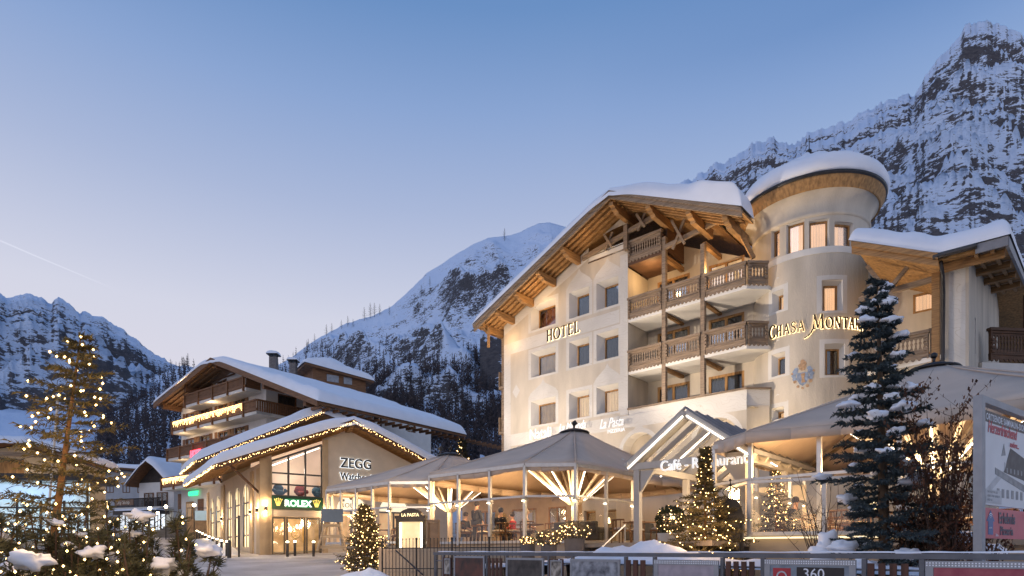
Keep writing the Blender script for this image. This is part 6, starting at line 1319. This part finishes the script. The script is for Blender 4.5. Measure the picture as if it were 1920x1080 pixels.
# iron fence
f0,f1=W(717,1019,19.2),W(990,1016,17.6); f0.z=.22; f1.z=.26; n=40; ifn=thing('iron_fence',(f0.x,f0.y,gz(f0.x,f0.y)),'low wrought iron fence with curled tops in front of the terrace base','fence')
for k in range(n+1):
    p=f0.lerp(f1,k/n); q=MB(); big_=k%10==0; q.tube([Vector((p.x,p.y,-.95)),p+Vector((0,0,.12 if not big_ else .16))],.010 if not big_ else .028,5); q.ball(p+Vector((0,0,.14)),.022 if not big_ else .04,6,4); q.build('bar',METAL,ifn)
for z in(.08,-.55): q=MB(); q.bar(Vector((f0.x,f0.y,z)),Vector((f1.x,f1.y,z+.03)),.02,.03); q.build('rail',METAL,ifn)
q=MB(); q.tube([W(742,1032,18.6),W(792,1077,17.4)],.025,6); q.build('stay',METAL,ifn)
pw=MB(); pw.quad(Vector((f0.x-.1,f0.y+.35,-1.1)),Vector((f1.x,f1.y+.35,-1.1)),Vector((f1.x,f1.y+.35,.12)),Vector((f0.x-.1,f0.y+.35,.10))); pw.box((f0.x-.2,f0.y+.36,-1.1),(f0.x+1.0,f0.y+.9,.1)); solo(pw,'terrace_base_wall',BASEW,'pale plastered low wall lit from above behind the iron fence','wall')
# wooden sign easel
p=W(622,1064,18.8); S=Fr(p.x,p.y,.95,.2); LW=wood('light_wood',(.46,.32,.18)); es=thing('wooden_easel',p,'light wooden easel stand with a small grey board on top by the lit tree','easel')
for a,b in (((-.42,0,-.1),(-.12,1.15,.1)),((.42,0,-.1),(.16,1.15,.1)),((-.30,0,.5),(-.1,1.15,.2)),((.34,0,.5),(.12,1.15,.2))):
    q=MB(); q.bar(S(a[0],a[1],a[2]),S(b[0],b[1],b[2]),.06,.04); q.build('leg',LW,es)
for z,hx in ((.12,.42),(.45,.32),(.78,.26)): q=MB(); q.bar(S(-hx,z,0),S(hx,z,0),.05,.09); q.build('crossbar',LW,es)
q=MB(); q.sbox(S,-.3,.34,.88,1.28,-.12,-.07); q.build('board',mat('board_blue',(.11,.14,.17),.5,.1,4),es); q=MB(); text(q,'INFO POINT',.10,lambda a,b,c:S(-.26+a,1.04+b,-.125-c),.004); q.v and None
# bollards
BOL=MB(); 
def bollard0():
    t=thing('bollard',(0,0,0),'','bollard'); b=MB(); b.tube([(0,0,-.2),(0,0,.78)],.075,10); b.build('post',METAL,t,local=True); b=MB(); b.tube([(0,0,.782),(0,0,.86)],.072,10); b.build('light_ring',emit('bollard_light',(1,.82,.55),14,False),t,local=True); b=MB(); b.tube([(0,0,.862),(0,0,.92)],.08,10); b.build('cap',METAL,t,local=True); return t
bo=bollard0(); ordw=['first','second','third','fourth','fifth','sixth','seventh','eighth','ninth']; nrow=9
for k in range(nrow):
    f=k/(nrow-1); x=-15.9+(-26.2+15.9)*f; y=34.2+(51-34.2)*f; put(bo,(x,y,gz(x,y)+.02),0,'glowing bollard beside the shop side wall, %s in the row counted from the street'%ordw[k],'lit bollards along the shop side wall',k==0)
    if k%2==0: lamp('glow',(x+.25,y-.2,gz(x,y)+1.0),26,WARM,size=.1)
for u,Y,l in ((539,33.6,'glowing bollard left of the shop doors'),(553,35.0,'glowing bollard close to the middle shop door'),(588,33.8,'glowing bollard right of the shop doors')):
    p=W(u,1040,Y); put(bo,(p.x,p.y,gz(p.x,p.y)),0,l,'lit bollards before the shop doors'); lamp('glow',(p.x,p.y-.3,gz(p.x,p.y)+.9),10,WARM,size=.1)
for u,v,Y,h in ((448,1041,33.0,2.2),(430,1037,32.2,.85)):
    p=W(u,v,Y); b=MB(); b.tube([(p.x,p.y,gz(p.x,p.y)-.1),(p.x,p.y,gz(p.x,p.y)+h)],.05 if h>1 else .1,8); b.ball((p.x,p.y,gz(p.x,p.y)+h),.06 if h>1 else .1,8,5); solo(b,'post',METAL,'thin black metal post at the shop corner' if h>1 else 'short thick dark post at the street end of the lit bollard row','post')
# snow heaps
def heap(c,sx_,sy_,h,label,seed,rot=0,mm=None):
    b=MB(); c=Vector(c)
    def P(u,v):
        a=u*2*math.pi; x,y=math.cos(a)*v,math.sin(a)*v; k=max(0,1-v*v)**.8; q=Vector((x*sx_*math.cos(rot)-y*sy_*math.sin(rot),x*sx_*math.sin(rot)+y*sy_*math.cos(rot),0))
        n_=noise.noise((c+q)*1.1)+.5*noise.noise((c+q)*2.9)+.25*noise.noise((c+q)*6.5); return Vector((c.x+q.x,c.y+q.y,gz(c.x+q.x,c.y+q.y)-.06+h*k*(1+.45*n_)))
    b.grid(P,60,22); o=solo(b,'snow_heap',mm or SNOW,label,'snow heap','cleared snow heaps',smooth=True,loc=tuple(c)); return o
heap((-20.3,41.0,.2),1.5,7.5,.62,'long snow bank beside the row of lit bollards',1,.6)
heap((*W(683,1070,18.2).xy,-.9),1.15,.8,.42,'small snow heap in front of the lit tree and easel',2)
heap((*W(790,1070,15.0).xy,-1.0),1.2,.8,.3,'low snow heap at the left end of the street fence',3)
# snow bed behind the street fence
FN=Fr(-2.1,17.0,.66,-.75); FL=14.5
b=MB(); snow_sheet(b,lambda a,c:FN(.3+a*14,lerpt([(0,-.55),(2.5,-.42),(5,-.30),(14,-.42)],a*14)+.02,.35+c*2.6),120,20,lambda a,c:.10+.20*math.exp(-((a*14-6.0)/1.1)**2)*math.sin(math.pi*min(1,c*1.1))+.20*math.exp(-((a*14-5.2)/.6)**2),.02,.2,nz=.7,ns=1.6,seed=6)
tag(b.build('snow_bed',SNOW,None,True),'bluish snow bank lying behind the street fence','snow',kind='stuff')
# ------------------------------------------------------------------ street fence with posters
STL=mat('fence_steel',(.13,.135,.15),.55,.15,6,metal=.3); SLAT=wood('slat_brown',(.085,.035,.022),axis=(9,9,1)); PF=mat('poster_frame',(.30,.31,.33),.5,.1,6,metal=.3)
fe=thing('street_fence',FN(6,-1.2,0),'long dark steel railing with wooden slat panels and framed posters along the street','fence')
zt_=-.075; q=MB(); q.bar(FN(-.1,zt_,0),FN(FL,zt_,0),.07,.075); q.build('top_rail',STL,fe)
q=MB(); snow_sheet(q,lambda a,c:FN(.1+a*FL,zt_+.036,-.03+c*.06),160,4,.02,.01,.3,nz=.9,ns=2); q.build('snow_line',SNOW,fe,True)
def ft(u): return FN.t(u)
for u in (817,832,853,914,951,1030,1074,1174,1228,1355,1431,1621,1729):
    x=ft(u); q=MB(); q.sbox(FN,x-.03,x+.03,-1.5,zt_-.04,-.03,.03); q.build('post',STL,fe)
q=MB(); q.bar(FN(0,-.27,.0),FN(FL,-.27,.0),.03,.03); q.build('mid_rail',STL,fe)
def slats(u0,u1,lab=None):
    a,b=ft(u0),ft(u1); n=max(3,int((b-a)/.13)); q=MB()
    for k in range(n): x=a+(b-a)*k/n; q.sbox(FN,x,x+(b-a)/n*.62,-1.15,-.175,-.06,-.035)
    o=q.build('slat_panel',SLAT,fe)
slats(834,852); slats(918,947); slats(1033,1063); slats(1177,1218); slats(1364,1423); slats(1629,1714)
def poster(u0,u1,zt0,cols,label,perf=True,kind=0,sd=0):
    a,b=ft(u0),ft(u1); t=thing('framed_poster',FN((a+b)/2,-.7,-.08),label,'poster','posters on the street fence'); q=MB(); w_=.05 if not perf else .09
    for x0,x1,z0,z1 in ((a,b,zt0-w_,zt0),(a,b,-1.2,-1.2+w_),(a,a+w_,-1.2+w_,zt0-w_),(b-w_,b,-1.2+w_,zt0-w_)): q.sbox(FN,x0,x1,z0,z1,-.07,-.04)
    q.build('frame',PF,t); m=mat('poster_print_%d'%sd,cols[0],.35,.3,2.2+sd,col2=cols[1],detail=4); q=MB(); q.sbox(FN,a+w_,b-w_,-1.2+w_,zt0-w_,-.06,-.05); q.build('print',m,t)
    if perf:
        q=MB(); n=int((b-a)/.035)
        for k in range(n):
            for z in (zt0-.03,zt0-.062): x=a+(b-a)*(k+.2)/n; q.sbox(FN,x,x+.018,z-.009,z+.009,-.0712,-.0702)
        o=q.build('perforation',SNOW,t); o['kind']='stuff'
    return t,a,b
poster(855,912,-.13,((.16,.05,.03),(.02,.015,.015)),'dark poster with a glowing reddish dish in the leftmost frame',False,sd=1)
poster(953,1023,-.16,((.10,.085,.075),(.02,.018,.018)),'black and brown poster in the second frame from the left',False,sd=2)
poster(1073,1166,-.17,((.40,.42,.46),(.06,.065,.08)),'grey blue town photo poster between two slat panels',False,sd=3)
poster(1230,1351,-.16,((.42,.36,.40),(.30,.27,.30)),'pale pink framed poster with a perforated metal border',True,sd=4)
t,a,b=poster(1437,1608,-.13,((.26,.31,.36),(.16,.20,.25)),'blue grey poster with a red square and the number 360',True,sd=5)
q=MB(); q.sbox(FN,a+.14,a+.42,-1,-.27,-.064,-.0605); q.build('red_square',mat('poster_red',(.42,.035,.05),.4,.1,3),t)
q=MB(); q.lathe([(.06,-.002),(.085,-.002),(.085,.002),(.06,.002)],(0,0,0),20); q.v=[tuple(FN(a+.28+x,-.40+y,-.066)) for x,y,z in q.v]; q.build('ring',SNOW,t)
q=MB(); q.sbox(FN,b-.85,b-.16,-1,-.25,-.064,-.0606); q.build('dark_block',mat('poster_black',(.02,.02,.025),.4,.1,3),t)
q=MB(); text(q,'360',.22,lambda x,z,d:FN(b-.76+x,-.42+z,-.066-d),.003); q.build('number',SNOW,t)
t,a,b=poster(1738,1990,-.13,((.40,.10,.12),(.30,.05,.08)),'rightmost fence poster in red behind a perforated metal edge',True,sd=6)
for u0,u1,sd in ((837,848,7),(1036,1058,8)):
    a,b=ft(u0),ft(u1); t=thing('small_picture',FN((a+b)/2,-.4,-.07),'small framed picture hung on the %s slat panel'%('leftmost' if sd==7 else 'third'),'picture'); q=MB(); q.sbox(FN,a,b,-.62 if sd==7 else -.9,-.2,-.075,-.061); q.build('frame',PF,t); q=MB(); q.sbox(FN,a+.03,b-.03,-.59 if sd==7 else -.87,-.23,-.08,-.0755); q.build('print',mat('picture_print',(.5,.45,.38),.4,.5,9,col2=(.06,.05,.04)),t)
# ------------------------------------------------------------------ advertising sign at the right
p=W(1836,1040,8.1); S=Fr(p.x,p.y,.816,.577); ad=thing('advertising_sign',(p.x,p.y,-1.3),'tall framed advertising board with a chalet drawing above a red panel at the right edge','sign')
q=MB(); q.sbox(S,-.06,.06,-1.4,2.05,-.05,.05); q.build('post',PF,ad); q=MB(); q.sbox(S,2.05,2.16,-1.4,2.05,-.05,.05); q.build('post',PF,ad)
q=MB(); q.sbox(S,.061,2.049,1.96,2.05,-.05,.05); q.build('top_bar',PF,ad)
px0,px1=.13,1.98; zt1,zb1=1.88,.62; BR=mat('print_paper',(.62,.64,.66),.4,.06,2)
bd=MB(); bd.sbox(S,px0,px1,zb1,zt1,-.02,.02); bd=bd.build('board',BR,ad); q=MB(); q.sbox(S,px0,px1,zt1-.15,zt1,-.023,-.0205); q.build('black_band',mat('print_black',(.015,.016,.02),.4,.1,2),bd)
q=MB(); text(q,'ORTSENDE SAMNAUN-DORF',.125,lambda a,b,c:S(px0+.04+a*.88,zt1-.12+b,-.0245-c),.002,.0015,1.15); q.build('heading',SNOW,bd)
RDP=mat('print_red',(.45,.02,.06),.4,.1,3)
q=MB(); text(q,'Herzerfrischend',.2,lambda a,b,c:S(px0+.10+a*.86,zt1-.28+b*1.1,-.0245-c),.002,.004,1,shear=.3); text(q,'anders...',.14,lambda a,b,c:S(px0+.95+a*.8,zt1-.40+b*.8,-.0245-c),.002,.003,1,shear=.3); q.build('slogan',RDP,bd)
INKD=mat('print_dark',(.06,.06,.065),.5,.4,9); INKM=mat('print_grey',(.25,.26,.27),.5,.25,8); INKL=mat('print_light',(.48,.49,.50),.5,.15,6)
dg=MB(); dg.prism([(px0+.72,.98+.42),(px0+.98,.98+.78),(px0+1.7,.98+.66),(px0+1.75,.98+.34)],lambda x,z,d:S(x,z-.30,d),-.0235,-.0208); dg.build('drawn_roof',INKD,bd)
dg=MB(); dg.prism([(px0+.74,1.12),(px0+.74,1.24),(px0+1.74,1.16),(px0+1.74,1.02)],lambda x,z,d:S(x,z,d),-.0233,-.0207); dg.prism([(px0,.80),(px0+.35,.98),(px0+.7,1.12),(px0+.7,1.05),(px0+.3,.85),(px0,.7)],S,-.0226,-.0204); dg.build('drawn_wall',INKL,bd)
dg=MB(); dg.prism([(px0+.38,1.05),(px0+.38,1.14),(px0+1.75,.94),(px0+1.75,.84)],S,-.0241,-.0211); 
for k in range(6): x=px0+.82+k*.15; dg.sbox(S,x,x+.05,1.1,1.17,-.0237,-.0234)
for k in range(7): x=px0+.45+k*.19; dg.sbox(S,x,x+.09,.74,.86,-.0237,-.0209)
dg.prism([(px0+.62,1.32),(px0+.72,1.5),(px0+.78,1.34)],S,-.0239,-.0209); dg.build('drawn_balcony',INKM,bd)
q=MB(); q.sbox(S,px0+.03,px0+.62,.645,.83,-.0247,-.0243); q.build('text_box',INKL,bd); q=MB()
for k,tx_ in enumerate(('· DAS HAUS FÜR ALLE','· GENUSS UND AUSSICHT','· APRÈS SKI')): text(q,tx_,.042,lambda a,b,c,k=k:S(px0+.06+a,.785-k*.055+b,-.0252-c),.001)
q.build('small_text',INKM,bd)
rp_=MB(); rp_.sbox(S,px0+.03,px1,.17,.58,-.02,.02); rp_=rp_.build('red_board',mat('print_red_pale',(.50,.085,.115),.4,.06,3),ad)
q=MB(); text(q,'Erlebnis',.21,lambda a,b,c:S(px0+.50+a,.385+b,-.0245-c),.002,.006); text(q,'Pizzeria',.17,lambda a,b,c:S(px0+.56+a,.225+b,-.0245-c),.002,.004); q.build('lettering',mat('print_navy',(.03,.03,.07),.4),rp_)
q=MB(); q.prism([(px0+.12,.22),(px0+.30,.22),(px0+.30,.40),(px0+.36,.40),(px0+.21,.55),(px0+.06,.40),(px0+.12,.40)],S,-.0236,-.0205); q.build('arrow',mat('print_blue',(.03,.10,.28),.4,.1,3),rp_)
q=MB()
for r_ in (.03,.055,.08):
    for k in range(5): a=R(50)+R(80)*k/5; a2=a+R(16); q.prism([(px0+.21+r_*math.cos(x)*w_,.42+r_*math.sin(x)*w_) for x,w_ in ((a,1),(a2,1),(a2,1.15),(a,1.15))],S,-.0248,-.0238)
text(q,'free WiFi',.035,lambda a,b,c:S(px0+.145+a*.8,.30+b,-.0245-c),.001); text(q,'200m',.05,lambda a,b,c:S(px0+.38+a,.20+b,-.0245-c),.001); q.build('white_marks',SNOW,rp_)
# ------------------------------------------------------------------ lamps that light the hotel
def flood(p,target,e,label,cone=110,col=(1,.83,.66)):
    q=thing('flood_lamp',p,label,'flood lamp'); p=Vector(p); d=(Vector(target)-p).normalized(); b=MB(); b.bar(p-d*.12,p+d*.02,.26,.2); b.bar(p-d*.1,p-d*.1+Vector((0,0,-.35)),.04); b.build('housing',METAL,q); b=MB(); b.bar(p+d*.021,p+d*.03,.2,.15); b.build('lens',emit('flood_lens',(1,.82,.55),12,False),q)
    return lamp('flood_light',p+d*.1,e,col,'SPOT',None,target,.12,cone,.7)
flood(H(-.6,5.3,-6.6),H(1.8,12.5,0),2500,'flood lamp on top of the farthest parasol aimed at the hotel gable',120)
flood(H(7.6,5.5,-6.2),H(12.4,10.8,0),2700,'flood lamp on top of the middle parasol aimed at the balconies and tower',92)
flood(TS(-.9,3.6,-.9),TS(-.3,8.0,-.1),300,'flood lamp at the foot of the round tower',130,(1,.74,.42))
flood(H(17.6,3.6,-3.5),H(18,8,2),300,'flood lamp aimed at the right wing balcony',120)
for x,z,d,e in ((1.0,14.0,-.9,60),(4.8,15.6,-1.2,30),(7.4,14.1,.6,60),(10.8,13.2,.3,110),(-1.6,12.6,-.9,50)): lamp('soffit_light',H(x,z,d),e,(1,.62,.26),size=.15)
lamp('soffit_light',H(18.5,9.2,1.5),18,WARM,size=.2)
for P,x,y,e in ((PA,2.4,5.0,420),(PA,1.0,2.0,240),(PA,4.6,3.4,240),(PB,2.4,4.6,380),(PB,1.0,1.6,200),(PC,3.3,4.0,460),(PC,.6,2.2,260),(PC,5.6,2.6,260)): lamp('terrace_light',P(x,2.3,y),e,(1,.64,.31),size=.4)
lamp('terrace_light',G(1.8,2.5,2.5),160,(1,.76,.50),size=.3); lamp('terrace_light',G(1.8,1.6,.9),70,(1,.80,.56),size=.3)
lamp('terrace_light',H(2.5,1.8,-1.0),90,WARM,size=.3); lamp('terrace_light',wf(1.6,.9,.8),30,WARM,size=.3)
for x,z in ((7.05,4.0),(11.15,4.0)): lamp('arch_light',H(x,z,.35),40,WARM,size=.1)

st_=thing('street_lamp',(-9,-3,-1.7),'tall street lamp standing behind the viewpoint at the left','street lamp'); b=MB(); b.tube([(-9,-3,-1.9),(-9,-3,7.4),(-8.9,-2.2,7.7)],.07,8); b.build('pole',METAL,st_); b=MB(); b.bar((-8.9,-2.5,7.72),(-8.9,-1.8,7.72),.3,.12); b.build('lamp_head',METAL,st_); b=MB(); b.bar((-8.9,-2.4,7.64),(-8.9,-1.9,7.64),.2,.03); b.build('lens',emit('street_lens',(1,.8,.5),10,False),st_)
lamp('street_light',(-8.9,-2.1,7.55),11000,(1,.80,.58),'SPOT',None,(-13,30,-1),.2,56,.8)

for x,l in ((.2,'small wall washer lamp below the Natali letters'),(3.3,'small wall washer lamp below the La Miranda letters'),(6.0,'small wall washer lamp left of the first arch'),(9.1,'small wall washer lamp between the two arches')): flood(H(x,3.38,-2.0),H(x+.3,9.5,.2),250,l,140)
bw_=thing('winter_garden_wall',PB(4,.2,10),'plastered wall with dark windows closing the terrace between the shop and the hotel','wall'); q=MB(); wall_grid(q,PB,-1.4,7.4,.2,2.95,[(-.4,1.4,.9,2.3),(2.6,4.4,.9,2.3),(5.2,6.4,.2,2.3)],d=9.9); q.build('wall',BASEW,bw_)
for r_ in ((-.4,1.4,.9,2.3),(2.6,4.4,.9,2.3),(5.2,6.4,.2,2.3)): window(bw_,PB,r_,9.95,WOODR,PANE,CURM,2,.08)
q=MB(); q.sbox(PB,-1.5,7.5,2.96,3.1,9.8,10.3); q.build('coping',WOODG,bw_)
